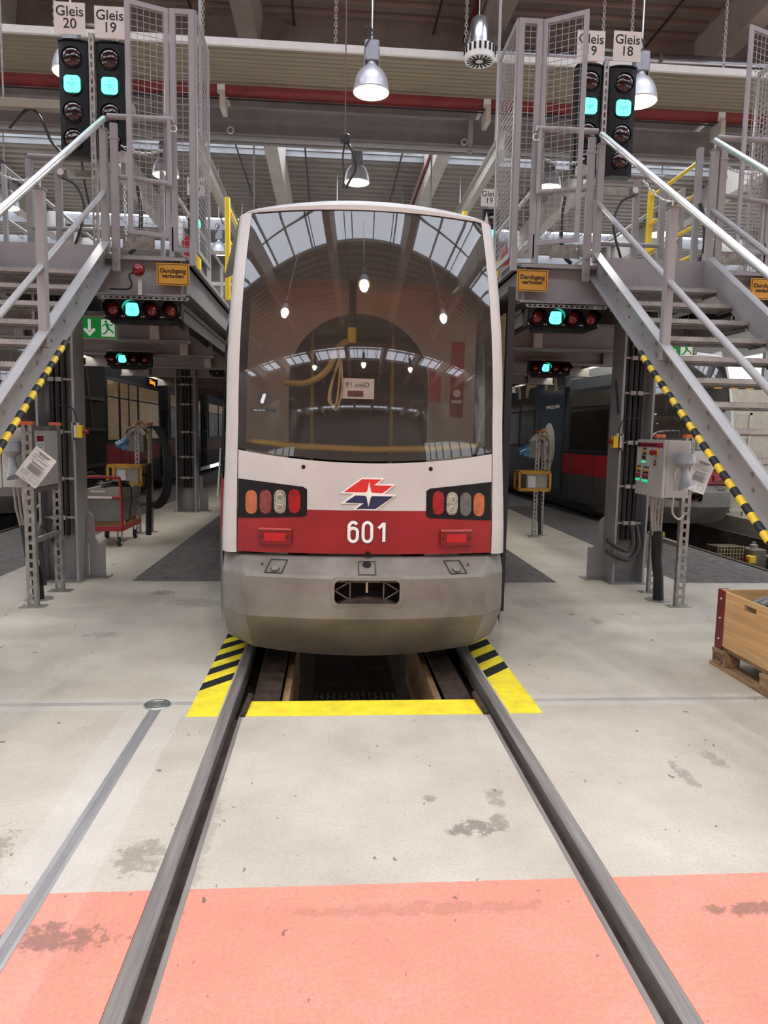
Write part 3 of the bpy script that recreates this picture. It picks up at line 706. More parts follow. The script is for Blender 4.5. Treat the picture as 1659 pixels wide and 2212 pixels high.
    # ---- operator emblem: two lightning parallelograms with a star
    if number:
        em_y = sy(0, 1.14)-.004; ox, oz, k = .0, 1.14, .0001
        def E(pts, name, mat, y, parent=None):
            m2 = MB(); 
            cxx = 690; czz = 395; f = .000393
            m2.prism(pts, lambda a, b: ((a-cxx)*f+.008, y+.003, oz-(b-czz)*f), lambda a, b: ((a-cxx)*f+.008, y, oz-(b-czz)*f)); return B(m2, name, mat, parent)
        outer1 = [(585, 145), (940, 145), (830, 238), (1112, 238), (925, 395), (1130, 398), (810, 648), (445, 640), (550, 552), (265, 550), (455, 395), (250, 390)]
        em = E(outer1, 'emblem', M('emblem_white', (236, 230, 224), .45, var=.02), em_y)
        E([(585, 170), (880, 172), (765, 262), (1055, 265), (900, 380), (745, 376), (725, 350), (695, 200), (668, 345), (645, 370), (312, 370)], 'emblem_red', M('emblem_red', (206, 44, 38), .45, var=.03), em_y-.0015, em)
        E([(485, 420), (630, 424), (658, 445), (688, 600), (722, 450), (745, 428), (1072, 430), (800, 626), (500, 626), (618, 540), (325, 532)], 'emblem_blue', M('emblem_navy', (30, 42, 78), .45, var=.05), em_y-.0015, em)
        nw = M('number_white', (240, 234, 228), .5, var=.02); x = -.082
        for dgt in number:
            for (wd, mt, yo, nmn) in ((.042, ink, .003, 'digit_outline'), (.031, nw, .0055, 'fleet_digit')):
                q = MB()
                for path, cl in DIGITS[dgt]: ribbon(q, [(x+a*.052, .908+b*.062) for a, b in path], wd*.62, cl, lambda px, pz, yo=yo: S(px, pz, yo))
                B(q, nmn, mt)
            x += .086
    # ---- flanks
    yend = L
    lv = [.28, .5, .765, 1.04, 1.2, 1.6, 2.0, 2.45, 2.7, 2.9, 3.0]
    def side_band(z0, z1, name, mat, sgn, n=3, parent=None, grow=0., skip_front=False):
        rows = []
        for i in range(n+1):
            z = z0+(z1-z0)*i/n; P = hull(max(.3, z), 0); P = P[4:] if True else P
            row = [(sgn*(x+grow), y, z) for x, y in P]+[(sgn*(P[-1][0]+grow), yend, z)]; rows.append(row)
        return B(MB().grid(rows), name, mat, parent, True)
    for sgn in (-1, 1):
        side_band(.28, .80, 'skirt', livery['skirt'], sgn); side_band(.80, 1.18, 'side_band', livery['side'], sgn)
        wl = side_band(1.18, 2.5, 'window_band', livery['band'], sgn, 6); side_band(2.5, 3.02, 'cantrail', livery['cant'], sgn, 4)
    rows = []
    for y, zb_, cr_ in ((5.05, 2.84, .10), (5.8, 2.92, .12), (7.2, 3.02, .13), (yend, 3.02, .16)):
        w = hull(3.0, 0); W = np.interp(y, [p[1] for p in w], [p[0] for p in w])*(.96 if y < 7 else 1); rows.append([(W*math.sin(a), y, zb_+cr_*math.cos(a)) for a in [(-90+i*15)*PI/180 for i in range(13)]])
    B(MB().grid(rows), 'roof', livery['cant'], None, True)
    for y in (6.3, 12.5, 18.5, 24.5):
        for s in (-1, 1): B(MB().lathe([(0, -.06), (.27, -.06), (.29, -.05), (.30, .05), (.33, .055), (.33, .08), (0, .08)], (s*.745-dx*0, y, .308), 28, Matrix.Rotation(-s*PI/2, 3, 'Y')), 'wheel', steel_d, None, True)
    # floor/underframe inside
    B(MB().box(-.80, .80, 4.62, yend, .30, .36), 'underframe', dark)
    return t, T, B, patch, ws

LV601 = dict(white=white, red=red, skirt=M('side_grey', (92, 90, 88), .5), side=red, band=flank_glass, cant=white)
t601, T, B, patch, ws = tram(.02, 0, 30, 'white and red tram number 601 facing the camera over the pit', '601', LV601, 0, True)
# interior seen through the windscreen
def ib(name, mat, *a): return B(MB().box(*a), name, mat)
ib('cabin_floor', beige_d, -.8, .8, 4.66, 8.4, .36, .42)
ib('cabin_ceiling', beige, -.72, .72, 4.72, 8.4, 2.62, 2.66)
for s in (-1, 1):
    m = MB(); m.prism([(.70, 4.75), (.98, 6.4), (1.02, 8.4), (.98, 8.4), (.94, 6.4), (.66, 4.75)], lambda x, y: (s*x, y, .42), lambda x, y: (s*x, y, 1.22)); B(m, 'cabin_wall', beige)
    # bulkhead halves framing an arched gangway
    P = [(.93, .42), (.93, 2.62), (0, 2.62)]+[(.56*math.sin(a), 1.92+.52*math.cos(a)) for a in [i*PI/2/8 for i in range(9)]]+[(.56, .42)]
    m = MB(); m.prism(P, lambda x, z: (s*x, 5.75, z), lambda x, z: (s*x, 5.80, z)); B(m, 'bulkhead', beige)
    m = MB(); m.bar((s*.42, 7.6, .42), (s*.42, 7.6, 2.6), .03, .03); B(m, 'grab_pole', yell)
ib('cabin_rear', beige_d, -1.0, 1.0, 8.4, 8.45, .4, 2.66)
ib('rear_doorway', dark, -.45, .45, 8.37, 8.4, .42, 2.2)
for q in (-.6, .6): B(MB().bbox(q-.18, q+.18, 6.2, 6.7, .42, 1.35, .04), 'seat_row', M('seat_dark', (58, 52, 50), .8), None)
B(MB().tube([(-.72, 4.475, 1.437), (-.4, 4.38, 1.415), (0, 4.335, 1.405), (.4, 4.38, 1.415), (.72, 4.475, 1.437)], .02, 12), 'yellow_bar', yell, None, True)
ib('emergency_panel', M('panel_red', (136, 30, 36), .5, var=.1), .575, .665, 4.80, 4.815, 1.62, 2.12)
B(MB().lathe([(0, .004), (.026, .004), (.026, 0)], (.62, 4.80, 1.78), 18, Matrix.Rotation(PI/2, 3, 'X')), 'panel_disc', plate_w)
ib('panel_label', plate_w, .585, .655, 4.796, 4.80, 1.715, 1.735)
ib('notice_red', M('notice_red', (120, 28, 34), .5), .43, .51, 4.80, 4.812, 1.72, 1.92)
# hanging hose with a yellow grip, coiled lead, mirrored track sign standing in for a windscreen reflection
B(MB().tube([(-.085, 5.0, 2.60), (-.085, 5.0, 2.22)], .026, 10), 'hose', M('hose_grey', (84, 76, 70), .6), None, True)
B(MB().tube([(-.085, 5.0, 2.22), (-.085, 5.0, 2.12)], .03, 10), 'hose_grip', yell, None, True)
B(MB().tube(arc([(-.10, 5.0, 2.14), (-.18, 5.0, 2.08), (-.26, 5.0, 1.92), (-.40, 5.02, 1.84), (-.55, 5.04, 1.84)], 6), .022, 8), 'hose_tail', M('hose_tan', (170, 140, 70), .6), None, True)
B(MB().tube(arc([(-.14, 5.0, 2.06), (-.22, 5.0, 1.85), (-.24, 5.0, 1.72), (-.19, 5.0, 1.70), (-.17, 5.0, 1.85), (-.16, 5.0, 2.02), (-.15, 5.0, 1.8), (-.19, 5.0, 1.66), (-.23, 5.0, 1.75), (-.19, 5.0, 1.95), (-.15, 5.0, 2.05)], 6), .007, 6), 'coiled_lead', M('lead_tan', (190, 166, 120), .6), None, True)
sg = ib('reflected_sign', paper, -.155, .075, 5.02, 5.025, 1.74, 1.88)
text('Gleis 19', .05, T((-.04, 5.0185, 1.835)), sg, ink_g, 'reflected_lettering', sx=-1)
B(MB().box(-.11, .0, 5.016, 5.0195, 1.755, 1.795), 'reflected_stripe', M('stripe_red', (120, 50, 52), .6), sg)
# guide-dog sticker
dg = patch(-.672, -.588, lambda x: 1.70+math.sqrt(max(0, .042**2-(x+.63)**2)), lambda x: 1.70-math.sqrt(max(0, .042**2-(x+.63)**2)), .002, 'dog_sticker', M('sticker_dark', (44, 46, 54), .5), ws, 14, .001)
P = [(-.012, -.03), (.022, -.03), (.02, -.012), (.012, .002), (.010, .016), (.016, .022), (.006, .030), (-.006, .024), (-.010, .008), (-.018, -.01), (-.02, -.026)]
m = MB(); m.prism(P, lambda x, z: (x-.63, sy(-.63, 1.7)-.003, z+1.70), lambda x, z: (x-.63, sy(-.63, 1.7)-.0042, z+1.70)); B(m, 'dog_figure', paper, dg)
patch(-.71, -.55, 1.640, 1.618, .002, 'sticker_caption', M('sticker_dark', (44, 46, 54)), ws, 6, .001)
text('Bitte sich festzuhalten', .014, T((-.63, sy(-.63, 1.63)-.0045, 1.629)), ws, plate_w, 'caption_lettering', extrude=.0003, sx=.95)
# open plug door on the right flank
dl = B(MB().bbox(.985, 1.02, 4.95, 5.55, .28, 2.50, .01), 'door_leaf', black)
B(MB().box(.975, .985, 5.0, 5.5, .95, 2.35), 'door_pane', winglass_w, dl); B(MB().box(.98, 1.03, 4.93, 4.955, .25, 2.52), 'door_seal', rubber, dl)
B(MB().box(.965, 1.0, 4.94, 4.96, .35, .55), 'seal_tip', rubber, dl)

# neighbouring trams
LVL = dict(white=cab_grey, red=red, skirt=skirt_m, side=M('side_red', (166, 62, 72), .4, var=.08), band=mid_grey, cant=M('cantrail_dark', (60, 58, 58), .45))
tl, Tl, Bl, pl, wl = tram(-5.65, 7.4, 34, 'dark grey tram with red band standing beyond the left walkway', None, LVL, 1)
xw = 1.2
def sidebox(Bf, sgn, y0, y1, z0, z1, name, mat, parent=None, th=.012):
    return Bf(MB().box(sgn*xw if sgn > 0 else -xw-th, sgn*xw+th if sgn > 0 else -xw, y0, y1, z0, z1), name, mat, parent)
# y in tram coordinates (world - 7.4)
for (a, b) in ((5.1, 6.5), (10.9, 11.7), (16.6, 17.6)):
    o = sidebox(Bl, 1, a, b, .3, 2.95, 'portal', M('portal_black', (16, 16, 16), .7), None, .02)
    m = MB()
    for z in (.8, 1.45, 2.0): m.box(xw+.02, xw+.04, a+.1, b-.1, z, z+.06)
    m.bar((xw+.03, a+.3, 2.7), (xw+.03, a+.6, 1.5), .03, .03); Bl(m, 'portal_link', M('link_grey', (70, 66, 64), .6), o)
for i, (a, b) in enumerate(((6.6, 7.35), (7.45, 8.05), (8.1, 8.75), (8.85, 10.7), (12.0, 13.4), (13.5, 14.4), (14.5, 15.3), (15.4, 16.4), (18, 20), (20.2, 22), (22.2, 24))):
    f = sidebox(Bl, 1, a, b, 1.25, 2.45, 'window', M('window_frame_dark', (40, 38, 40), .4), None, .014)
    sidebox(Bl, 1, a+.04, b-.04, 2.12, 2.42, 'vent_pane', winglass_w, f, .02)
    sidebox(Bl, 1, a+.04, b-.04, 1.28, 2.09, 'pane', winglass_w if i < 4 else M('pane_bright', (196, 176, 170), .1, var=.3, scale=2), f, .02)
    if i in (1, 2, 5, 6): sidebox(Bl, 1, a, b, .42, 1.2, 'door_panel', LVL['side'], None, .016)
dsp = sidebox(Bl, 1, 9.6, 10.6, 2.52, 2.70, 'destination_display', black, None, .02)
text('Siebeng.', .15, Tl((xw+.023, 10.1, 2.605)), dsp, led_o, 'display_lettering', rot=(PI/2, 0, PI/2), sx=1.1)
sidebox(Bl, 1, 6.6, 30, 2.98, 3.05, 'roof_rail', paint_d)

LVR = dict(white=white, red=red, skirt=skirt_m, side=red, band=M('cab_band', (60, 62, 66), .3), cant=cab_grey)
trr, Tr, Br, pr_, wr = tram(5.65, 7.0, 34, 'tram number 635 beyond the right walkway, navy advertising wrap behind its cab', '635', LVR, -1)
# cab module flank: window and lower door seams (tapering, so placed on the curve)
def flank(Bf, sgn, ya, yb, z0, z1, name, mat, parent=None, grow=.008, n=10):
    rows = []
    for i in range(5):
        z = z0+(z1-z0)*i/4; P = hull(max(.3, z), 0); X = [p[0] for p in P]+[P[-1][0]]; Y = [p[1] for p in P]+[60]
        rows.append([(sgn*(np.interp(ya+(yb-ya)*k/n, Y, X)+grow), ya+(yb-ya)*k/n, z) for k in range(n+1)])
    return Bf(MB().grid(rows), name, mat, parent, True)
flank(Br, -1, 4.75, 6.95, 2.42, 2.62, 'grey_stripe', mid_grey, None, .006)
w1 = flank(Br, -1, 5.15, 6.75, 1.22, 2.40, 'cab_window', M('window_frame_dark', (40, 38, 40), .4))
flank(Br, -1, 5.25, 6.65, 1.30, 2.02, 'pane', winglass, w1, .014); flank(Br, -1, 5.25, 6.65, 2.08, 2.34, 'vent_pane', M('vent_pane', (80, 74, 68), .1), w1, .014)
for yy_ in (5.6, 7.02): flank(Br, -1, yy_, yy_+.02, .32, 2.95 if yy_ > 6 else 1.2, 'panel_seam', ink, None, .01, 1)
nb = text('635', .16, Tr((-1.135, 5.35, 2.80)), trr, plate_w, 'side_number', rot=(PI/2, 0, -PI/2-.16), sx=1.0, offset=.003)
# navy wrapped module
wrap = sidebox(Br, -1, 7.05, 22, .42, 2.95, 'navy_wrap', navy, None, .012)
for (a, b) in ((9.0, 10.2), (10.3, 11.6), (12.2, 13.5), (14.2, 16), (17, 20)):
    f = sidebox(Br, -1, a, b, 1.25, 2.40, 'window', M('window_frame_dark', (40, 38, 40), .4), None, .02)
    sidebox(Br, -1, a+.05, b-.05, 2.1, 2.36, 'vent_pane', M('vent_pane', (80, 74, 68), .1), f, .026); sidebox(Br, -1, a+.05, b-.05, 1.3, 2.06, 'pane', winglass, f, .026)
yc0, zc0 = 7.95, 1.29
m = MB(); m.prism([(yc0+.42*math.cos(k*PI/20), zc0+.5*math.sin(k*PI/20)) for k in range(40)], lambda y, z: (-xw-.012, y, z), lambda y, z: (-xw-.016, y, z))
ov = Br(m, 'advert_oval', M('oval_white', (210, 212, 210), .4), wrap)
rz = (PI/2, 0, -PI/2)
text('ORTE\nZELLE', .1, Tr((-xw-.018, yc0-.05, 1.22)), ov, navy, 'advert_lettering', rot=rz, sx=1.3); text('RENNWEG', .1, Tr((-xw-.018, yc0-.05, .98)), ov, navy, 'advert_lettering', rot=rz, sx=1.1)
text('www.ozo.wien', .15, Tr((-xw-.018, 7.75, 2.13)), wrap, plate_w, 'advert_lettering', rot=rz, sx=1.0)
tan = M('advert_tan', (196, 160, 96), .4, var=.05)
def sidepoly(pts, name, mat):
    m = MB(); m.prism(pts, lambda y, z: (-xw-.012, y, z), lambda y, z: (-xw-.016, y, z)); return Br(m, name, mat, wrap)
sidepoly([(10.9, 2.92), (10.6, 2.92), (10.3, 2.5), (10.3, 2.25), (10.5, 2.25), (10.55, 2.5)], 'advert_letter', tan)
sidepoly([(9.9, 2.25), (9.9, 2.6), (9.7, 2.75), (8.9, 2.78), (9.0, 2.62), (9.55, 2.6), (9.65, 2.5), (9.65, 2.25)], 'advert_letter', tan)
sidepoly([(8.3, 2.95), (8.1, 2.95), (8.2, 2.5), (8.35, 2.5)], 'advert_letter', tan); sidepoly([(7.85, 2.95), (7.7, 2.95), (7.5, 2.45), (7.65, 2.45)], 'advert_letter', tan)
sidepoly([(13.6, 2.5), (13.3, 2.5), (13.3, 2.3), (13.1, 2.3), (13.1, 2.1), (13.5, 2.05)], 'advert_letter', plate_w)
for y in (7.1, 8.6): sidebox(Br, -1, y, y+.02, .42, 2.95, 'panel_seam', ink, None, .016)
sidebox(Br, -1, 7.7, 7.95, .62, .74, 'door_button', orange, wrap, .018)

# ================================================================== WORK PLATFORMS, STAIRS, CAGES
SIDES = {-1: dict(yF=6.97, zD=3.12, nm='left'), 1: dict(yF=6.82, zD=3.15, nm='right')}
def wire_panel(parent, p, q, z0, z1, fr=.045, fz=.04, t=.02, pitch=.05):
    p, q = Vector((*p, 0)), Vector((*q, 0)); d = (q-p); Ln = d.length; d.normalize()
    f = MB(); a = lambda s_, z: tuple(p+d*s_+Vector((0, 0, z)))
    nrm = Vector((-d.y, d.x, 0))
    for s_ in (fr/2, Ln-fr/2): MB().bar(a(s_, z0), a(s_, z1), fr, t, nrm).build('cage_stile', paint, parent)
    for z in (z0+fz/2, z1-fz/2): MB().bar(a(fr, z), a(Ln-fr, z), t, fz).build('cage_rail', paint, parent)
    wv = MB(); n = max(2, int((Ln-fr*.4)/pitch)); 
    for i in range(1, n): s_ = i*Ln/n; wv.bar(a(s_, z0), a(s_, z1), .0042, .0042, nrm)
    k = int((z1-z0)/.054)
    for i in range(1, k): z = z0+(z1-z0)*i/k; wv.bar(a(.008, z), a(Ln-.008, z), .0042, .0042)
    stuff(wv.build('wire_mesh', paint, parent))
def make_cage(s, mir, yF, zD, label, dgate):
    X = lambda x: s*(x if not mir else 5.66-x)
    t = thing('mesh_cage', label, 'mesh cage', (X(1.6), yF+.05, zD))
    z0, z1 = zD+.03, zD+2.15
    wire_panel(t, (X(2.06), yF-dgate), (X(1.705), yF+.04), z0+.12, z1)
    wire_panel(t, (X(1.695), yF+.03), (X(1.475), yF+.03), z0, z1, .05)
    wire_panel(t, (X(1.467), yF+.03), (X(1.467), yF+.74), z0, z1, .03)
    m = MB(); m.bbox(X(1.5)-.03, X(1.5)+.03, yF-.02, yF+.02, zD-.10, zD+.12, .004); m.build('foot_bracket', paint, t)
    m = MB(); m.box(X(1.70)-.018, X(1.70)+.018, yF+.02, yF+.06, zD-.02, zD+.25); m.build('hinge_post', paint, t)
    return t
def i_column(s, y0, label, tall):
    xa, xb = (-3.0, -2.64) if s < 0 else (2.72, 3.06)
    t = thing('steel_column', label, 'column', ((xa+xb)/2, y0+.15, 0))
    MB().box(xa, xa+.022, y0, y0+.30, .012, tall).build('flange', paint, t); MB().box(xb-.022, xb, y0, y0+.30, .012, tall).build('flange', paint, t)
    MB().box(xa+.022, xb-.022, y0+.143, y0+.157, .012, tall).build('web', paint_d, t)
    MB().box(xa-.03, xb+.03, y0-.03, y0+.33, 0, .012).build('base_plate', paint_d, t)
    # black cables in the column, clamped at intervals
    for k in range(3):
        x = xa+.12+k*.055; MB().tube([(x, y0+.10, .45), (x, y0+.10, tall)], .026, 8).build('riser_cable', rubber, t, True)
    for z in (.62, 1.0, 1.45, 1.95, 2.3):
        m = MB().box(xa+.022, xb-.022, y0+.06, y0+.075, z, z+.02); 
        for k in range(2): m.bbox(xa+.10+k*.075, xa+.16+k*.075, y0+.035, y0+.075, z-.012, z+.03, .005)
        m.build('cable_clamp', galv, t)
    # foot gusset on the track side
    xs = xb if s < 0 else xa; d = 1 if s < 0 else -1
    P = [(0, 0), (.155, 0), (.155, .33), (.10, .33), (.06, .40), (.045, .62), (0, .66)]
    m = MB(); m.prism(P, lambda a, z: (xs+d*(a+.02), y0+.25, z+.012), lambda a, z: (xs+d*(a+.02), y0+.27, z+.012)); m.build('gusset', paint, t)
    MB().box(xs+d*.02, xs+d*.22, y0+.18, y0+.36, 0, .012).build('gusset_plate', galv, t)
    return t
def staircase(s, yF, zD, nm, ypost, tz):
    t = thing('staircase', f'grey steel staircase with grating treads up to the {nm} platform', 'staircase', (s*2.83, yF-2, 0))
    m_ = .672; zb = lambda y: zD-.137+m_*(y-yF); ylow = yF-(zD-.137)/m_
    for q in (0, 1):
        xw_ = 2.31 if q == 0 else 3.35; out = -1 if q == 0 else 1
        g = MB()
        def strip(x0, x1, a, b): g.prism([(ylow+.02-(.26/m_ if 0 else 0), max(0.0, 0)+a), (yF+.02, zb(yF+.02)+a), (yF+.02, zb(yF+.02)+b), (ylow+.02, b)], lambda y, z: (s*x0, y, z), lambda y, z: (s*x1, y, z))
        strip(xw_-.006, xw_+.006, 0, .26)
        strip(xw_, xw_+out*.075, 0, .014); strip(xw_, xw_+out*.075, .246, .26)
        st = g.build('stringer', paint, t)
        bo = MB(); y = ylow+.3
        while y < yF-.1:
            for dz in (.08, .17): bo.lathe([(0, .012), (.012, .010), (.015, 0)], (s*(xw_+out*.006), y+dz*.2, zb(y)+dz), 8, Matrix.Rotation(-s*PI/2 if out < 0 else s*PI/2, 3, 'Y'))
            y += .278
        stuff(bo.build('tread_bolts', galv, st))
        # handrail, mid rail, posts
        xr = 2.28 if q == 0 else 3.38
        zt = lambda y: zD+1.17+.667*(y-yF); zm = lambda y: zD+.55+.66*(y-yF)
        MB().tube([(s*xr, yF-.02, zt(yF-.02)), (s*xr, 2.3, zt(2.3))], .027, 12).build('handrail', steel, t, True)
        MB().tube([(s*xr, yF-.02, zm(yF-.02)), (s*xr, 2.3, zm(2.3))], .024, 12).build('mid_rail', paint, t, True)
        for yp in (yF-.03, ypost, ypost-1.55, ypost-2.95):
            zz = zb(yp)+.12 if yp < yF-.1 else zD
            m = MB().bbox(s*xr-.032, s*xr+.032, yp-.032, yp+.032, zz, zt(yp)-.09, .006).build('rail_post', paint, t)
            MB().box(s*xr-.038, s*xr+.038, yp-.038, yp+.038, zt(yp)-.095, zt(yp)-.085).build('post_cap', paint, m)
            MB().tube([(s*xr, yp, zt(yp)-.09), (s*xr, yp, zt(yp)-.01)], .009, 6).build('rail_pin', steel, m)
    for i in range(1, 16):
        z = zD-.187*i+tz; y = yF-.03-.278*i
        tr = MB(); x0, x1 = 2.32, 3.34
        tr.box(s*x0, s*x1, y+.03, y+.045, z-.045, z); tr.box(s*x0, s*x1, y+.235, y+.245, z-.045, z); tr.box(s*x0, s*(x0+.01), y+.03, y+.245, z-.06, z); tr.box(s*(x1-.01), s*x1, y+.03, y+.245, z-.06, z)
        for k in range(1, 34): x = x0+(x1-x0)*k/34; tr.box(s*x-.002, s*x+.002, y+.04, y+.24, z-.03, z)
        for k in range(1, 6): tr.box(s*x0, s*x1, y+.03+k*.034, y+.033+k*.034, z-.03, z-.002)
        o = tr.build('tread', galv, t)
        ns = MB(); ns.box(s*x0, s*x1, y, y+.035, z-.034, z-.002)
        for k in range(40): x = x0+(x1-x0)*(k+.5)/40; ns.box(s*x-.008, s*x+.008, y+.002, y+.03, z-.003, z+.004)
        ns.build('nosing', M('nosing_zinc', (176, 172, 166), .5, .3, var=.15, scale=10), o)
    # striped foam edge guard under the inner stringer
    gt = thing('edge_guard', f'yellow and black striped edge guard along the {nm} stair stringer', 'edge guard', (s*2.24, yF-1.2, 2.1))
    ya, yb = yF-1.22, 2.7; N = 44
    for k in range(N):
        y0, y1 = ya+(yb-ya)*k/N, ya+(yb-ya)*(k+1)/N
        sh = .018
        MB().tube([(s*2.245, y0, zb(y0)-.012), (s*2.245, y1, zb(y1)-.012)], .024, 10, cap=(k in (0, N-1))).build('guard_segment', yell if k % 2 else hazb, gt, True)
    return t
for s in (-1, 1):
    P = SIDES[s]; yF, zD, nm = P['yF'], P['zD'], P['nm']
    pf = thing('work_platform', f'raised grey steel work platform beside the {nm} of the middle tram', 'platform', (s*2.83, yF, 0))
    MB().box(s*1.57, s*4.09, yF+.08, 38, zD-.05, zD).build('deck', galv, pf)
    for (a, b) in ((1.57, 2.26), (2.26, 3.40), (3.40, 4.09)):
        e = MB(); e.box(s*a, s*b, yF+.07, yF+.085, zD-.37, zD-.03); e.box(s*a, s*b, yF-.01, yF+.08, zD-.06, zD-.03); e.box(s*a, s*b, yF-.01, yF+.08, zD-.385, zD-.365)
        e.build('end_beam', paint, pf)
    MB().box(s*2.30, s*3.36, yF-.035, yF-.02, zD-.24, zD+.05).build('landing_plate', paint, pf)
    for xe, q in ((1.55, 1), (4.11, -1)):
        e = MB(); e.box(s*(xe+q*.05), s*(xe+q*.065), yF, 38, zD-.36, zD-.03); e.box(s*(xe-q*.02), s*(xe+q*.06), yF, 38, zD-.37, zD-.355); e.box(s*(xe-q*.02), s*(xe+q*.06), yF, 38, zD-.05, zD-.03)
        e.build('edge_beam', paint_d, pf)
        e = MB(); e.box(s*(xe+q*.10), s*(xe+q*.30), yF+.25, 38, zD-.44, zD-.40); e.box(s*(xe+q*.12), s*(xe+q*.14), yF+.25, 38, zD-.55, zD-.40); e.box(s*(xe+q*.26), s*(xe+q*.28), yF+.25, 38, zD-.55, zD-.40); e.build('cable_duct', paint, pf)
        for k in range(6):
            y0 = yF+.5+k*1.75; MB().tube([(s*(xe+q*.20), y0, zD-.47), (s*(xe+q*.20), y0+1.45, zD-.47)], .022, 10).build('tube_lamp', tube_fill if (q < 0 and k > 0) else tube_m, pf, True)  # outer tubes beyond the first glow as added fill for the neighbouring trams
    for y in (8.05, 9.6, 11.4, 13.3, 16, 19):
        e = MB(); e.box(s*1.75, s*3.95, y-.08, y+.08, zD-.68, zD-.66); e.box(s*1.75, s*3.95, y-.08, y+.08, zD-.40, zD-.38); e.box(s*1.75, s*3.95, y-.007, y+.007, zD-.67, zD-.39); e.build('cross_beam', paint, pf)
        for x in (2.1, 3.5): MB().bbox(s*x-.05, s*x+.05, y-.09, y+.0, zD-.66, zD-.50, .01).build('junction_box', plate_w if x < 3 else paint, pf)
    for x in (2.35, 3.3):
        e = MB(); e.box(s*x-.06, s*x+.06, yF+.1, 38, zD-.40, zD-.38); e.box(s*x-.008, s*x+.008, yF+.1, 38, zD-.38, zD-.05); e.build('long_beam', paint, pf)
    # railing behind the cages
    for xr in (2.02, 3.64):
        for dz in (1.08, .55): MB().tube([(s*xr, yF+1.1, zD+dz), (s*xr, 24, zD+dz)], .022, 8).build('deck_rail', paint, pf, True)
        for k in range(6): MB().bbox(s*xr-.022, s*xr+.022, yF+1.1+k*2.1-.022, yF+1.1+k*2.1+.022, zD, zD+1.1, .004).build('deck_post', paint, pf)
    # level gate rails either side of the stair head
    for q in (0, 1):
        X = lambda x: s*(x if q == 0 else 5.66-x)
        gr = thing('gate_rail', f'grey tubular gate beside the {nm} stair head, {"towards the middle tram" if q == 0 else "towards the outer tram"}', 'gate', (X(1.95), yF, zD))
        MB().tube([(X(2.25), yF, zD+1.19), (X(1.66), yF-.02, zD+1.18)], .026, 10).build('top_rail', paint, gr, True)
        MB().tube([(X(2.17), yF, zD+.67), (X(1.69), yF-.02, zD+.62)], .024, 10).build('lower_rail', paint, gr, True)
        MB().tube([(X(1.70), yF-.02, zD+1.18), (X(1.70), yF-.02, zD+.60)], .022, 10).build('end_tube', paint, gr, True)
        m = MB().bbox(X(2.19)-.035, X(2.19)+.035, yF-.045, yF-.01, zD-.18, zD+1.12, .005).build('gate_post', paint, gr)
        MB().box(X(2.19)-.042, X(2.19)+.042, yF-.05, yF-.0, zD+.98, zD+1.0).build('post_collar', paint, m)
        for z in (-.11, .02): MB().lathe([(0, .012), (.010, .010), (.013, 0)], (X(2.19), yF-.045, zD+z), 8, Matrix.Rotation(PI/2, 3, 'X')).build('bolt', galv, m)
        MB().box(X(2.15), X(1.86), yF+.05, yF+.065, zD+.05, zD+.17).build('kick_plate', galv, gr)
        MB().tube([(X(1.66)+.03*math.cos(k*PI/5), yF-.03, zD+1.10+.03*math.sin(k*PI/5)) for k in range(10)], .005, 5, closed=True).build('eyelet', steel, gr)
        chain('safety_chain', (X(2.14), yF+.02, zD+.95), (X(1.76), yF+.02, zD+.93), .04, .005, .05, parent=gr)
        chain('loose_chain', (X(2.13), yF+.06, zD+.62), (X(2.12), yF+.06, zD+.12), .04, .005, 0, parent=gr)
        al = thing('warning_sounder', f'small white round sounder at the {nm} stair head, {"inner" if q == 0 else "outer"} side', 'sounder', (X(2.16), yF+.12, zD+.80))
        MB().lathe([(0, .035), (.055, .03), (.058, 0), (.05, -.03)], (X(2.14), yF+.10, zD+.87), 20, Matrix.Rotation(PI/2, 3, 'X')).build('body', wpaint, al, True)
        MB().box(X(2.14)-.02, X(2.14)+.02, yF+.062, yF+.068, zD+.82, zD+.92).build('face_plate', plate_w, al); MB().box(X(2.14)-.02, X(2.14)+.02, yF+.08, yF+.12, zD+.68, zD+.83).build('bracket', paint, al)
        make_cage(s, q == 1, yF, zD, f'tall folded wire mesh cage on the {nm} platform, {"next to the middle tram" if q == 0 else "far side of the stairs"}', (.09 if s < 0 else .17) if q == 0 else .1)
        # warning sign on the end beam
        xa = X(1.83) if X(1.83) < X(1.53) else X(1.53)
        sg = thing('warning_sign', f'gold sign reading Durchgang verboten on the {nm} platform end, {"beside the middle tram" if q == 0 else "outer side"}', 'sign', (xa+.15, yF-.02, zD-.19))
        MB().box(xa, xa+.30, yF-.024, yF-.018, zD-.285, zD-.085).build('sign_plate', gold, sg)
        for a in ((xa+.012, xa+.288, zD-.099, zD-.094), (xa+.012, xa+.288, zD-.276, zD-.271), (xa+.012, xa+.017, zD-.276, zD-.094), (xa+.283, xa+.288, zD-.276, zD-.094)):
            MB().box(a[0], a[1], yF-.026, yF-.024, a[2], a[3]).build('sign_border', ink, sg)
        text('Durchgang\nverboten', .054, (xa+.15, yF-.025, zD-.178), sg, ink, offset=.0014)
        # hose loop inside
        cable('air_hose', [(X(2.12), yF+.5, zD+.75), (X(2.08), yF+.45, zD+.5), (X(2.1), yF+.42, zD+.2), (X(2.2), yF+.45, zD+.1)], .022, rubber, label=f'black hose loop behind the {nm} gate, {"inner" if q == 0 else "outer"} side', cat='hose')
    # rail across the stair head, further back
    rb = thing('head_rail', f'grey guard rail across the back of the {nm} stair landing', 'railing', (s*2.83, yF+.62, zD))
    for dz in (1.03, .35): MB().tube([(s*2.46 if s < 0 else s*2.46, yF+.62, zD+dz), (s*3.2, yF+.62, zD+dz)], .024, 10).build('rail', paint, rb, True)
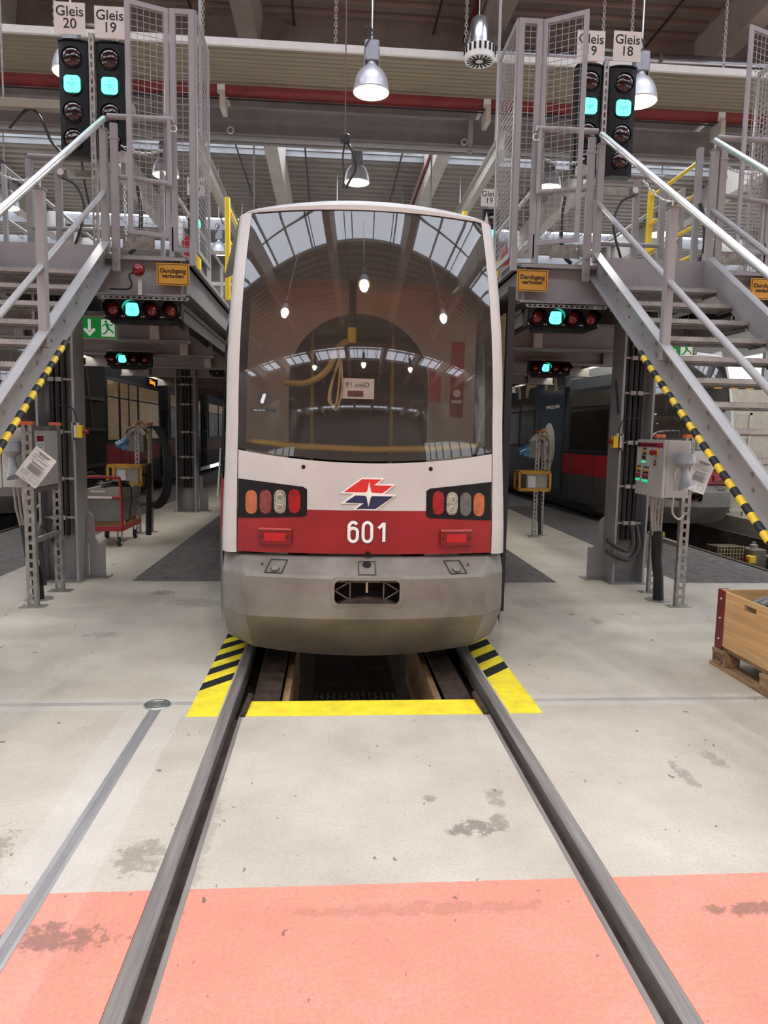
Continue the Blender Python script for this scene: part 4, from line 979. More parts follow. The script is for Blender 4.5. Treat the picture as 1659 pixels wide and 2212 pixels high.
    for x in (2.92, 3.2): MB().bbox(s*x-.03, s*x+.03, yF+.60, yF+.66, zD, zD+1.0, .005).build('post', paint, rb)
    ac = thing('actuator', f'small actuator with round white face on the {nm} landing', 'actuator', (s*2.7, yF+.5, zD+.86))
    MB().bbox(s*2.86-.045, s*2.86+.045, yF+.52, yF+.60, zD+.82, zD+.90, .015).build('motor', paint_d, ac)
    MB().lathe([(0, .006), (.03, .006), (.032, 0)], (s*2.86, yF+.52, zD+.86), 16, Matrix.Rotation(PI/2, 3, 'X')).build('dial', wpaint, ac); MB().box(s*2.5, s*2.81, yF+.54, yF+.60, zD+.83, zD+.89).build('arm', galv, ac)
    cable('control_lead', [(s*2.84, yF+.5, zD+.8), (s*2.7, yF+.48, zD+.72), (s*2.62, yF+.45, zD+.5), (s*2.68, yF+.4, zD+.2), (s*2.8, yF+.5, zD+.05)], .012, rubber, label=f'black control lead looping behind the {nm} stair head', cat='cable')
    chain_o = chain('guard_chain', (s*2.96, yF+.6, zD+1.0), (s*3.33, yF+.3, zD+.75), .045, .006, .12); tag(chain_o, f'slack steel chain across the {nm} stair landing', 'chain')
    staircase(s, yF, zD, nm, 5.44 if s < 0 else 5.26, -.045 if s < 0 else -.075)
    for y0, l in ((7.05, f'grey steel column with black riser cables under the {nm} platform, nearest one'), (13.2, f'grey steel column further back under the {nm} platform')):
        i_column(s, y0, l, zD-.38)

# ------------------------------------------------------------------ signals
def lens(mb_c, r, dep, rot): return MB().lathe([(0, dep), (r*.5, dep*.86), (r*.85, dep*.45), (r, 0)], mb_c, 20, rot)
RX = Matrix.Rotation(PI/2, 3, 'X')
def rounded(w, h, r, k=4):
    P = []
    for cx, cy, a0 in ((w-r, h-r, 0), (-w+r, h-r, PI/2), (-w+r, -h+r, PI), (w-r, -h+r, 1.5*PI)):
        for i in range(k+1): a = a0+i*PI/2/k; P.append((cx+r*math.cos(a), cy+r*math.sin(a)))
    return P
def green_face(t, x, y, z, r):
    m = MB(); m.prism(rounded(r, r, r*.45), lambda a, b: (x+a, y+.004, z+b), lambda a, b: (x+a, y-.006, z+b)); o = m.build('lit_lens', teal, t)
    e = MB(); k = r/.07
    for (w_, zz) in ((.036, .004), (.02, -.014)): e.box(x-w_*k, x+w_*k, y-.0075, y-.006, z+zz*k-.003*k, z+zz*k+.003*k)
    e.box(x-.003*k, x+.003*k, y-.0075, y-.006, z+.024*k, z+.05*k); e.box(x-.003*k, x+.003*k, y-.0075, y-.006, z-.045*k, z-.03*k); e.build('earth_symbol', teal_i, o)
def vsignal(xc, y, zb_, label, w=.26):
    t = thing('track_signal', label, 'signal light', (xc, y, zb_), 'tall four-lamp track signals'); h = 1.03
    m = MB(); P = [(-w/2, .13), (w/2, .13), (w/2, .02), (w*.3, -.005), (0, -.012), (-w*.3, -.005), (-w/2, .02)]
    m.prism(P, lambda a, b: (xc+a, y+b, zb_), lambda a, b: (xc+a, y+b, zb_+h)); hs = m.build('housing', black, t)
    MB().prism([(-w/2-.005, .14), (w/2+.005, .14), (w/2+.005, .01), (w*.3, -.02), (0, -.028), (-w*.3, -.02), (-w/2-.005, .01)], lambda a, b: (xc+a, y+b, zb_+h), lambda a, b: (xc+a, y+b, zb_+h+.012)).build('top_visor', black, hs)
    for i in range(4):
        z = zb_+h-.145-.243*i
        MB().lathe([(.098, -.005), (.102, .012), (.094, .014), (.09, 0)], (xc, y-.006, z), 24, RX).build('lens_ring', black, t, True)
        if i == 1: green_face(t, xc, y-.02, z, .074)
        else: lens((xc, y-.008, z), .09, .035, RX).build('lens', lens_r, t, True)
    MB().box(xc-.035, xc+.035, y-.015, y-.005, zb_+.055, zb_+.065).build('maker_strip', galv, t)
    return t
def plate(txt, xc, y, zc, label, w=.28, back=False):
    t = thing('track_plate', label, 'sign', (xc, y, zc-.14), 'track number plates')
    MB().box(xc-w/2, xc+w/2, y-.004, y, zc-.14, zc+.14).build('plate', plate_w, t)
    text(txt, .126, (xc, y-.005, zc+.005), t, ink, offset=.0008)
for s, a, b in ((-1, '20', '19'), (1, '18', '19')):
    P = SIDES[s]; zD, nm = P['zD'], P['nm']; y = 7.3
    m = MB(); strut(m, s*2.483, y+.03, zD, zD+2.06, .05, .05); post = m.build('signal_post', galv); tag(post, f'slotted galvanised post carrying the two {nm} track signals', 'post')
    zb_ = zD+(.945 if s < 0 else .975)
    xo, xi = (-2.657, -2.315) if s < 0 else (2.665, 2.32)
    vsignal(xo, y, zb_, f'tall black track signal showing green, outer one of the {nm} pair')
    vsignal(xi, y, zb_, f'tall black track signal showing green, one of the {nm} pair nearest the tram')
    plate(f'Gleis\n{a}', xo+s*.012, y, zb_+1.225, f'white plate reading Gleis {a} above the outer {nm} signal'); plate(f'Gleis\n{b}', xi-s*.01, y, zb_+1.21, f'white plate reading Gleis 19 above the inner {nm} signal')
    MB().box(min(xo, xi)-.05, max(xo, xi)+.05, y+.05, y+.07, zb_+1.04, zb_+1.06).build('cross_arm', paint_d, post); MB().box(min(xo, xi)-.05, max(xo, xi)+.05, y+.05, y+.07, zb_+1.2, zb_+1.22).build('cross_arm', galv, post)
    MB().bbox(xi-.04, xi+.07, y+.02, y+.1, zb_+1.045, zb_+1.085, .01).build('junction_box', plate_w, post)
# signals farther along the platforms
for (x, y, z, l) in ((2.40, 12., 4.15, 'distant track signal glowing green past the tram roof on its right'), (-2.38, 12., 4.12, 'distant track signal glowing green behind the left mesh cage')):
    vsignal(x, y, z, l); plate('Gleis\n19', x-.02, y+.145, z+1.27, 'white Gleis 19 plate far back '+('right' if x > 0 else 'left')+' of the tram roof')
    m = MB(); strut(m, x, y+.17, 3.1, z+1.3, .05, .05); tag(m.build('signal_post', galv), 'slotted post of the distant signal '+('right' if x > 0 else 'left')+' of the tram roof', 'post')
def hsignal(x0, x1, y, zt, label, lit=1, n=4):
    t = thing('under_deck_signal', label, 'signal light', ((x0+x1)/2, y, zt-.2), 'horizontal signals under the platforms'); w = (x1-x0)/n; r = w*.36
    m = MB(); zs_ = zt-.035
    m.box(x0-.01, x1+.06, y+.02, y+.06, zs_+.02, zs_+.025); m.box(x0-.01, x1+.06, y+.02, y+.025, zs_-.012, zs_-.002); m.box(x0-.01, x1+.06, y+.02, y+.025, zs_+.014, zs_+.025)
    k = int((x1-x0+.07)/.05)
    for i in range(k+1): xx = x0-.01+(x1-x0+.07)*i/k; m.box(xx-.012, xx+.012, y+.02, y+.025, zs_-.004, zs_+.016)
    m.build('slotted_rail', galv, t)
    hs = MB().bbox(x0, x1, y+.02, y+.16, zt-.225, zt-.05, .012).build('housing', black, t)
    MB().prism([(x0+.05, zt-.225), (x1-.02, zt-.225), (x1-.10, zt-.26), (x0+.06, zt-.26)], lambda a, b: (a, y+.02, b), lambda a, b: (a, y+.15, b)).build('lower_tray', black, hs)
    for i in range(n):
        xc, zc = x0+w*(i+.5), zt-.14
        v = MB(); rows = []
        for yy_ in (y+.02, y-.075):
            rows.append([(xc+(r+.012)*math.cos(a), yy_+(.055 if yy_ < y and math.sin(a) < -.2 else 0), zc+(r+.012)*math.sin(a)) for a in [k2*2*PI/24 for k2 in range(25)]])
        v.grid(rows); v.build('visor', black, t, True)
        if i == lit: green_face(t, xc, y+.0, zc, r*.92)
        else: lens((xc, y+.018, zc), r, .03, RX).build('lens', lens_rb, t, True)
        for dx_ in (-w*.44, w*.44): MB().lathe([(0, .006), (.006, .004), (.007, 0)], (xc+dx_, y+.02, zc-.06), 6, RX).build('screw', steel, hs)
    return t
hsignal(-2.30, -1.60, 6.88, 2.735, 'four-lamp signal showing green under the left platform end')
hsignal(1.64, 2.33, 6.74, 2.76, 'four-lamp signal showing green under the right platform end')
hsignal(-3.05, -2.50, 9.4, 2.52, 'smaller signal showing green deep under the left platform', 1, 4)
hsignal(2.42, 2.98, 9.4, 2.55, 'smaller signal showing green deep under the right platform', 1, 4)
hsignal(-2.25, -1.72, 12.3, 2.66, 'signal showing green under the left platform edge, almost hidden by the tram', 2, 4)
hsignal(3.35, 3.9, 8.6, 2.66, 'signal showing green seen between the right stair treads', 2, 4)
# red beacon
bc = thing('red_beacon', 'red round beacon on the left platform end', 'beacon', (-1.975, 6.93, 2.74))
MB().lathe([(0, .06), (.03, .052), (.05, .03), (.058, 0), (.05, -.03), (.03, -.045)], (-1.975, 6.88, 2.95), 20, RX).build('dome', red_bulb, bc, True)
MB().box(-1.99, -1.955, 6.90, 6.915, 2.73, 2.95).build('bracket', plate_w, bc); cable('beacon_lead', [(-2.02, 6.9, 2.93), (-2.06, 6.88, 2.9), (-2.04, 6.88, 2.82), (-2.08, 6.9, 2.78), (-2.25, 6.92, 2.78)], .008, rubber, bc)
# exit signs
def exit_sign(x0, y, zc, label, w=.40, h=.22):
    t = thing('exit_sign', label, 'exit sign', (x0+w/2, y, zc))
    MB().bbox(x0-.012, x0+w+.012, y, y+.05, zc-h/2-.012, zc+h/2+.03, .008).build('case', plate_w, t)
    f = MB().box(x0, x0+w, y-.003, y, zc-h/2, zc+h/2).build('green_face', exit_g, t)
    a = MB(); xa = x0+w*.27; a.box(xa-.014, xa+.014, y-.005, y-.003, zc-.03, zc+.085)
    a.prism([(-.062, -.02), (-.04, -.0), (0, -.045), (.04, 0), (.062, -.02), (0, -.085)], lambda p, q: (xa+p, y-.005, zc+q), lambda p, q: (xa+p, y-.003, zc+q)); a.build('arrow', exit_w, f)
    dx_ = x0+w*.60; d = MB(); d.box(dx_, dx_+.13, y-.005, y-.003, zc-.085, zc+.085); dr = d.build('doorway', exit_w, f)
    m = MB(); cx_ = dx_+.06
    m.lathe([(0, .002), (.014, .002), (.014, 0)], (cx_-.015, y-.005, zc+.062), 12, RX)
    for p, q, w_ in (((-.01, .045), (.01, -.01), .028), ((.01, -.01), (.045, -.03), .016), ((.045, -.03), (.06, -.055), .014), ((.005, -.01), (-.02, -.05), .016), ((-.02, -.05), (-.05, -.065), .014), ((-.012, .04), (-.05, .02), .012), ((-.005, .04), (.04, .025), .012), ((.04, .025), (.06, .045), .011)):
        m.bar((cx_+p[0], y-.0065, zc+p[1]), (cx_+q[0], y-.0065, zc+q[1]), w_, .003, (0, 1, 0))
    m.build('running_figure', exit_g, dr); return t
ex_ = exit_sign(-2.755, 7.6, 2.515, 'green exit sign with down arrow and running figure under the left platform', .36, .2)
for x in (-2.7, -2.55): MB().tube([(x, 7.63, 2.63), (x, 7.63, 3.08)], .006, 6).build('hanger', galv, ex_)
ex_ = exit_sign(3.42, 7.7, 2.49, 'green exit sign partly hidden behind the right stair stringer', .33, .17)
for x in (3.5, 3.7): MB().tube([(x, 7.73, 2.6), (x, 7.73, 3.1)], .006, 6).build('hanger', galv, ex_)

# ================================================================== EQUIPMENT ON THE WALKWAYS
def sheet(t, x, y, zc, ang, w=.21, h=.297, flip=1):
    r = Matrix.Rotation(ang, 3, 'Y')
    def F(mb, name, mat, parent):
        mb.v = [tuple(Vector((x, y, zc))+r @ Vector(p)) for p in mb.v]; return mb.build(name, mat, parent)
    m = MB(); rows = []
    for i in range(7):
        v = i/6; rows.append([((u-.5)*w, .012*math.sin(v*2.6)*u-.004*u, (.5-v)*h) for u in (0, .33, .66, 1)])
    p = F(m.grid(rows), 'sheet', paper, t)
    l = MB()
    def line(u0, u1, v, th=.0028): l.box((u0-.5)*w, (u1-.5)*w, -.004, -.0022, (.5-v)*h-th/2, (.5-v)*h+th/2)
    for u0, u1, v, th in [(.25, .75, .10, .006), (.3, .7, .14, .004), (.12, .88, .07, .0012), (.12, .88, .22, .0012), (.15, .6, .19, .002), (.12, .3, .28, .003), (.35, .85, .28, .002), (.35, .8, .31, .002), (.12, .28, .37, .003)]+[(.25, .85-.05*(k % 3), .40+k*.022, .002) for k in range(3)]+[(.22, .88-.07*((k*5) % 3), .49+k*.02, .002) for k in range(10)]: line(u0, u1, v, th)
    for u0, u1, v0, v1 in ((.12, .4, .74, .82), (.6, .88, .76, .9)):
        line(u0, u1, v0, .0015); line(u0, u1, v1, .0015)
        for u in (u0, u1): l.box((u-.5)*w-.0008, (u-.5)*w+.0008, -.004, -.0022, (.5-v1)*h, (.5-v0)*h)
    line(.3, .5, .95, .002)
    stuff(F(l, 'printed_lines', ink_g, p)); return p
def control_stand(Xp, y1, y2, yb0, yb1, nm):
    t = thing('control_stand', f'grey control cabinet on slotted posts beside the {nm} column', 'control cabinet', (Xp, y1, 0))
    for y, w_ in ((y1, .085), (y2, .075)):
        m = MB(); strut(m, Xp, y, .008, 1.515, w_, .045); m.build('post', galv, t)
        MB().box(Xp-.10, Xp+.10, y-.055, y+.055, 0, .008).build('foot_plate', galv, t); MB().bbox(Xp-.05, Xp+.05, y-.03, y+.03, 1.515, 1.545, .006).build('orange_cap', orange, t)
        for q in (-.08, .08): MB().lathe([(0, .022), (.009, .02), (.011, .008)], (Xp+q, y, 0), 6).build('anchor_bolt', galv, t)
    for z in (.97, 1.49, .55): MB().box(Xp-.02, Xp+.02, y1, y2, z-.02, z+.02).build('cross_strut', galv, t)
    x0, x1 = Xp-.29, Xp-.05; z0, z1 = .995, 1.492
    bx_ = MB().bbox(x0+.03, x1, yb0, yb1, z0, z1, .008).build('cabinet_box', M('cabinet_grey', (196, 194, 188), .45, var=.03), t)
    dr = MB().bbox(x0, x0+.027, yb0-.004, yb1+.004, z0-.004, z1+.004, .006).build('cabinet_door', M('cabinet_grey', (196, 194, 188)), t)
    def dpos(u, v): return (yb1+(yb0-yb1)*u, z1+(z0-z1)*v)
    a, b = dpos(.03, .05), dpos(.95, .13); hd = MB().box(x0-.002, x0, b[0], a[0], b[1], a[1]).build('header_strip', M('strip_red', (168, 36, 66), .5), dr)
    a, b = dpos(.03, .055), dpos(.12, .125); MB().box(x0-.003, x0-.002, b[0], a[0], b[1], a[1]).build('header_mark', ink, hd)
    text('STURMMELDUNGSTAFEL', .022, (x0-.003, dpos(.45, .09)[0], dpos(.45, .09)[1]), hd, ink, rot=(PI/2, 0, -PI/2), extrude=.0004) if 0 else None
    m = MB()
    for k in range(22): c = dpos(.15+k*.028, .09); m.box(x0-.003, x0-.002, c[0]-.005, c[0]+.005, c[1]-.007-.003*(k % 3 == 1), c[1]+.007)
    stuff(m.build('header_lettering', ink, hd))
    yl, rd, gn, dk = M('button_yellow', (206, 150, 40), .35), M('button_red', (160, 28, 34), .35), M('button_green', (60, 190, 150), .3, emit=.8), M('button_dark', (60, 22, 22), .4)
    rows = [(.30, .21, 2, yl), (.30, .31, 2, dk), (.30, .40, 2, gn), (.12, .54, 2, yl), (.40, .55, 3, yl), (.12, .635, 2, rd), (.39, .65, 3, rd), (.10, .735, 2, gn), (.38, .745, 3, gn), (.72, .43, 1, rd)]
    RYm = Matrix.Rotation(-PI/2, 3, 'Y')
    for u, v, n_, mt in rows:
        for k in range(n_):
            c = dpos(u+(k-(n_-1)/2)*.075, v); bt = MB().lathe([(.012, 0), (.012, .012), (.009, .016), (0, .016)], (x0, c[0], c[1]), 12, RYm).build('push_button', mt, dr, True)
            MB().box(x0-.003, x0, c[0]-.012, c[0]+.012, c[1]+.018, c[1]+.034).build('button_tag', ink, bt)
    c = dpos(.74, .22); es = MB().lathe([(.034, 0), (.034, .004), (0, .004)], (x0, c[0], c[1]), 18, RYm).build('stop_disc', yell, dr); MB().lathe([(.018, .004), (.018, .03), (.026, .034), (.026, .05), (.02, .056), (0, .056)], (x0, c[0], c[1]), 16, RYm).build('stop_button', redb, es, True)
    # plate behind the posts with a caution label
    pl_ = MB().box(Xp+.022, Xp+.026, y1+.04, y2-.04, 1.0, 1.47).build('back_plate', M('cabinet_grey', (196, 194, 188)), t)
    lb = MB().box(Xp+.026, Xp+.028, y1+.10, y1+.26, 1.14, 1.44).build('caution_label', paper, pl_); MB().box(Xp+.028, Xp+.029, y1+.11, y1+.25, 1.38, 1.43).build('label_bar', M('label_red', (140, 36, 34), .5), lb)
    m = MB()
    for k in range(9): m.box(Xp+.028, Xp+.0288, y1+.13, y1+.24-.02*(k % 3), 1.35-k*.022, 1.355-k*.022)
    stuff(m.build('label_lines', ink_g, lb))
    # grey horn on the near side
    xh, yh = Xp-.14, yb0-.085
    h = thing('signal_horn', f'light grey signal horn fixed to the {nm} control cabinet', 'horn', (xh, yh, 1.2)); hg = M('horn_grey', (158, 162, 168), .35, var=.04)
    MB().lathe([(0, 1.385), (.066, 1.385), (.07, 1.378), (.085, 1.31), (.084, 1.30), (.04, 1.262), (.03, 1.25)], (xh, yh, 0), 24).build('horn_head', hg, h, True)
    n_ = 24; mb = MB(); rows = []
    for k, (rr_, z, tilt) in enumerate(((.028, 1.26, 0), (.03, 1.22, 0), (.04, 1.15, 0), (.055, 1.085, .5), (.05, 1.09, .5), (.03, 1.17, 0))): rows.append([(xh+.004*k+rr_*math.cos(i*2*PI/n_), yh+rr_*math.sin(i*2*PI/n_), z+tilt*rr_*math.cos(i*2*PI/n_+.6)) for i in range(n_+1)])
    mb.grid(rows); mb.build('horn_bell', hg, h, True); MB().box(xh-.02, xh+.02, yh, yb0, 1.28, 1.34).build('bracket', hg, h); cable('horn_lead', [(xh-.05, yh, 1.27), (xh-.075, yh+.01, 1.2), (xh-.04, yh+.03, 1.12), (xh, yb0-.01, 1.08)], .005, plate_w, h)
    # conduits below the cabinet and the wrapped cable bundle
    for k in range(4): MB().tube([(x0+.07+k*.035, 6.28, z0), (x0+.08+k*.033, 6.29, .8), (x0+.115+k*.022, 6.30, .62)], .012, 8).build('conduit', M('conduit_pale', (168, 164, 156), .5), t, True)
    MB().tube([(Xp-.14, 6.30, .66), (Xp-.12, 6.32, .4), (Xp-.08, 6.34, .2), (Xp-.07, 6.34, .0)], [.05, .048, .045, .05], 10).build('cable_bundle', rubber, t, True)
    MB().lathe([(.12, 0), (.12, .004), (0, .004)], (Xp-.07, 6.34, 0), 20).build('floor_collar', galv, t)
    cable('looped_lead', [(x1-.08, yb0+.1, z0), (x1-.08, yb0+.1, .86), (x1-.02, yb0+.1, .80), (Xp-.01, yb0+.12, .84)], .009, plate_w, t)
    return t
control_stand(2.95, 6.09, 6.66, 5.95, 6.49, 'right')
control_stand(-2.675, 6.06, 6.66, 6.16, 6.70, 'left')
ps = thing('paper_notice', 'printed paper sheet hanging tilted on the right control stand', 'paper', (3.04, 6.0, 1.06)); sheet(ps, 3.035, 6.03, 1.188, .33, .2, .29)
ps = thing('paper_notice', 'printed paper sheet hanging tilted on the left control stand', 'paper', (-2.59, 5.93, 1.0)); sheet(ps, -2.59, 5.985, 1.175, .66, .2, .29)
# emergency stops on the columns
for s in (-1, 1):
    x = -2.60 if s < 0 else 2.68; d = -s; nm = SIDES[s]['nm']; y = 7.01
    t = thing('emergency_stop', f'yellow emergency stop box with red button on the {nm} column', 'emergency stop', (x, y, 1.4))
    MB().box(x-d*.045, x-d*.03, y-.045, y+.045, 1.38, 1.55).build('mount_plate', galv, t); MB().bbox(x-d*.03, x+d*.0, y-.04, y+.03, 1.405, 1.525, .006).build('box_back', plate_w, t)
    MB().bbox(x+d*.0, x+d*.05, y-.04, y+.03, 1.405, 1.525, .006).build('box_lid', yell, t)
    MB().lathe([(.014, 0), (.014, .03), (.024, .034), (.024, .05), (0, .052)], (x+d*.05, y-.005, 1.465), 16, Matrix.Rotation(d*PI/2, 3, 'Y')).build('button', redb, t, True)
    MB().tube([(x, y, 1.525), (x, y, 1.55)], .014, 10).build('gland', plate_w, t); cable('lead', [(x, y, 1.55), (x-d*.02, y, 1.62), (x-d*.05, y-.02, 1.69), (x-d*.2, y-.02, 1.71)], .006, rubber, t)
# small notice on the right column, conduit bends at its foot
tag(MB().bar((2.709, 7.1, 1.75), (2.715, 7.22, 2.08), .004, .045, (0, 1, 0)).build('column_sticker', M('sticker_blue', (60, 70, 96), .5)), 'narrow dark blue sticker slanting across the right column', 'sticker')
for k in range(2):
    cable('conduit_bend', [(2.88+k*.05, 7.02, .62), (2.90+k*.06, 7.01, .45-.05*k), (2.85+k*.02, 7.0, .36-.09*k), (2.72, 6.99, .40-.10*k), (2.62, 7.0, .47-.12*k)], .024, M('conduit_black', (58, 55, 53), .45), label=f'bent black conduit at the foot of the right column, {"upper" if k == 0 else "lower"} one', cat='conduit')
cable('hose_loop', [(-2.82, 6.95, .60), (-2.78, 6.85, .35), (-2.70, 6.75, .30), (-2.72, 6.66, .45), (-2.76, 6.5, .62), (-2.72, 6.35, .50), (-2.70, 6.36, .12)], .02, M('conduit_black', (58, 55, 53), .45), label='black hose loop behind the left control stand', cat='hose')

# socket stands with blue plugs, saddle and yellow tray
def socket_stand(x0, y, nm):
    t = thing('socket_stand', f'slotted socket stand with blue plug and yellow tray on the {nm} walkway', 'socket stand', (x0, y, 0))
    for dx_, dy_ in ((0, 0), (.14, .14)):
        m = MB(); strut(m, x0+dx_, y+dy_, .008, 1.56, .065, .04, pitch=.06); m.build('post', galv, t); MB().box(x0+dx_-.09, x0+dx_+.09, y+dy_-.05, y+dy_+.05, 0, .008).build('foot_plate', galv, t)
        MB().bbox(x0+dx_-.045, x0+dx_+.045, y+dy_-.03, y+dy_+.03, 1.56, 1.595, .005).build('orange_cap', orange, t)
    P = [(.17*math.cos(a), .17*math.sin(a)) for a in [(25+i*13)*PI/180 for i in range(11)]]+[(.10*math.cos(a), .10*math.sin(a)) for a in [(155-i*13)*PI/180 for i in range(11)]]
    MB().prism(P, lambda a, b: (x0-.0+a, y-.07, 1.36+b*1.1), lambda a, b: (x0+a, y-.05, 1.36+b*1.1)).build('saddle_plate', galv, t)
    MB().prism(P[:11]+[(p[0]*.93, p[1]*.93) for p in P[:11][::-1]], lambda a, b: (x0+a, y-.13, 1.36+b*1.1), lambda a, b: (x0+a, y-.02, 1.36+b*1.1)).build('saddle_rim', galv, t)
    MB().bbox(x0-.14, x0+.10, y-.02, y+.12, 1.18, 1.46, .01).build('socket_box', M('socket_grey', (116, 118, 114), .5), t)
    R_ = Matrix.Rotation(-PI/2-.45, 3, 'Y')
    pg = MB().lathe([(.05, -.02), (.062, .0), (.062, .06), (.052, .07), (.056, .075), (.056, .16), (.05, .165), (.03, .165)], (x0-.14, y+.02, 1.33), 18, R_).build('blue_plug', blue, t, True)
    MB().bar((x0-.19, y-.045, 1.315), (x0-.27, y-.045, 1.275), .012, .02).build('plug_latch', plate_w, pg); MB().bbox(x0-.22, x0-.12, y-.02, y+.05, 1.20, 1.27, .015).build('plug_flap', blue, pg)
    tr = thing('yellow_tray', f'yellow wire tray holding a pale bin on the {nm} socket stand', 'tray', (x0-.15, y, .72))
    xa, xb, ya, yb = x0-.33, x0+.12, y-.30, y-.03
    for z in (.73, .98):
        for p, q in (((xa, ya), (xb, ya)), ((xb, ya), (xb, yb)), ((xb, yb), (xa, yb)), ((xa, yb), (xa, ya))): MB().bar((*p, z), (*q, z), .012, .045).build('tray_bar', ochre, tr)
    for p in ((xa, ya), (xb, ya), (xa, yb), (xb, yb)): MB().box(p[0]-.018, p[0]+.018, p[1]-.006, p[1]+.006, .73, .98).build('tray_upright', ochre, tr)
    MB().box(xa, xb, ya, yb, .715, .722).build('tray_floor', ochre, tr)
    bn = thing('paper_bin', f'pale bin with printed card in the {nm} yellow tray', 'bin', (x0-.1, y-.2, .722)); MB().bbox(xa+.10, xb-.03, ya+.02, yb-.02, .722, .955, .01).build('bin_body', M('bin_pale', (168, 162, 146), .5), bn)
    MB().box(xa+.13, xa+.24, ya+.016, ya+.02, .76, .93).build('bin_card', paper, bn)
    cable('tan_hose', [(x0-.02, y-.09, 1.52), (x0+.03, y-.09, 1.60), (x0+.10, y-.08, 1.58), (x0+.16, y-.05, 1.44), (x0+.18, y-.03, 1.2), (x0+.18, y-.03, 1.0)], .016, M('hose_tan2', (176, 152, 96), .5), t)
    return t
socket_stand(-2.955, 10.45, 'left'); socket_stand(2.875, 10.45, 'right')
hb = thing('hose_bundle', 'black hoses looped beside the left socket stand', 'hose', (-2.7, 10.4, 0))
cable('sleeve', [(-2.765, 10.3, 1.02), (-2.77, 10.3, .6), (-2.78, 10.3, .0)], .042, rubber, hb, 12)
for k in range(5): cable('hose', [(-2.80+.01*k, 10.5, 1.53), (-2.70+.02*k, 10.45, 1.50), (-2.60+.025*k, 10.42, 1.30-.02*k), (-2.565+.025*k, 10.40, 1.0), (-2.58+.02*k, 10.38, .66-.02*k), (-2.66+.01*k, 10.36, .48-.02*k), (-2.75, 10.34, .45-.01*k)], .018, rubber, hb)
for k in range(4): cable('cross_hose', [(-2.76, 10.3, .42+.14*k), (-2.85, 10.3, .44+.14*k), (-2.93, 10.35, .40+.15*k), (-3.0, 10.5, .5+.1*k)], .012, rubber, hb)
hr = thing('hose_bundle', 'black sheaf of cables beside the right socket stand', 'hose', (3.0, 10.5, 0))
for k in range(3): cable('hose', [(2.98+.015*k, 10.6, 1.3), (3.0+.015*k, 10.58, .9), (2.95+.02*k, 10.55, .5), (2.99+.01*k, 10.55, .02)], .009, rubber, hr)

# red platform trolley carrying a grey chest
tx0, tx1, ty0, ty1 = -3.33, -2.815, 9.16, 10.05
tr = thing('platform_trolley', 'red platform trolley with tubular handle on the left walkway', 'trolley', (-3.08, 9.6, 0))
MB().bbox(tx0, tx1, ty0, ty1, .205, .265, .008).build('platform', redb, tr); MB().box(tx0+.02, tx1-.02, ty0+.03, ty1-.02, .265, .278).build('plywood', wood_o, tr)
MB().tube(arc([(tx0+.02, ty0+.0, .26), (tx0+.02, ty0, .82), (tx0+.06, ty0, .885), (tx1-.10, ty0, .885), (tx1-.02, ty0, .82), (tx1-.005, ty0, .26)], 8), .019, 10).build('handle', redb, tr, True)
rg = MB().tube([(tx0+.03, ty0, .635), (tx1-.02, ty0, .635)], .016, 8).build('cross_tube', redb, tr, True); MB().box(tx0+.1, tx1-.12, ty0-.018, ty0-.014, .622, .65).build('maker_label', plate_w, rg)
for (x, y) in ((tx0+.08, ty0+.12), (tx1-.06, ty0+.06), (tx0+.08, ty1-.12), (tx1-.06, ty1-.10)):
    wh = MB().lathe([(0, -.02), (.055, -.02), (.062, -.012), (.062, .012), (.055, .02), (0, .02)], (x, y+.02, .0625), 18, Matrix.Rotation(PI/2, 3, 'Y')).build('wheel', rubber, tr, True)
    MB().lathe([(0, -.024), (.03, -.024), (.03, .024), (0, .024)], (x, y+.02, .0625), 14, Matrix.Rotation(PI/2, 3, 'Y')).build('hub', plate_w, wh, True); MB().box(x-.028, x-.022, y-.01, y+.04, .06, .2).build('fork', galv, wh); MB().box(x+.022, x+.028, y-.01, y+.04, .06, .2).build('fork', galv, wh)
for y in (ty0+.2, ty0+.5, ty0+.78): tag(MB().box(tx0+.04, tx1-.03, y-.04, y+.04, .278, .318).build('spacer_board', wood), f'wooden spacer board under the grey chest, {"front" if y < 9.5 else "middle" if y < 9.8 else "rear"} one', 'board')
ch = thing('equipment_chest', 'grey metal chest standing on the red trolley', 'chest', (-3.07, 9.6, .318)); cg = M('chest_grey', (122, 120, 114), .45, var=.06)
MB().bbox(tx0+.03, tx1-.03, ty0+.10, ty1-.06, .318, .60, .008).build('chest_body', cg, ch); MB().bbox(tx0+.025, tx1-.025, ty0+.095, ty1-.055, .603, .735, .01).build('chest_lid', M('chest_lid', (150, 147, 136), .45, var=.05), ch)
MB().box(tx0+.10, tx0+.28, ty0+.085, ty0+.095, .69, .715).build('chest_handle', plate_w, ch); MB().box(tx1-.025, tx1-.018, ty0+.3, ty0+.6, .60, .612).build('lid_hinge', galv, ch)
co = thing('cable_coil', 'coil of black cable lying on the grey chest', 'cable', (-3.05, 9.6, .735))
pts = []
for i in range(140):
    a = i*.32; r_ = .17+.03*math.sin(i*.37); pts.append((-3.03+r_*math.cos(a), 9.55+r_*1.0*math.sin(a), .745+.0005*i+.008*math.sin(i*.9)))
MB().tube(pts, .008, 6).build('coil', rubber, co, True)
cable('tail', [(-2.88, 9.6, .79), (-2.80, 9.5, .75), (-2.77, 9.42, .6), (-2.79, 9.4, .40), (-2.78, 9.42, .33)], .008, rubber, co)
cable('hanging_loop', [(-3.3, 9.35, .86), (-3.28, 9.32, .93), (-3.2, 9.3, .94), (-3.13, 9.32, .86), (-3.22, 9.4, .76)], .01, rubber, co)

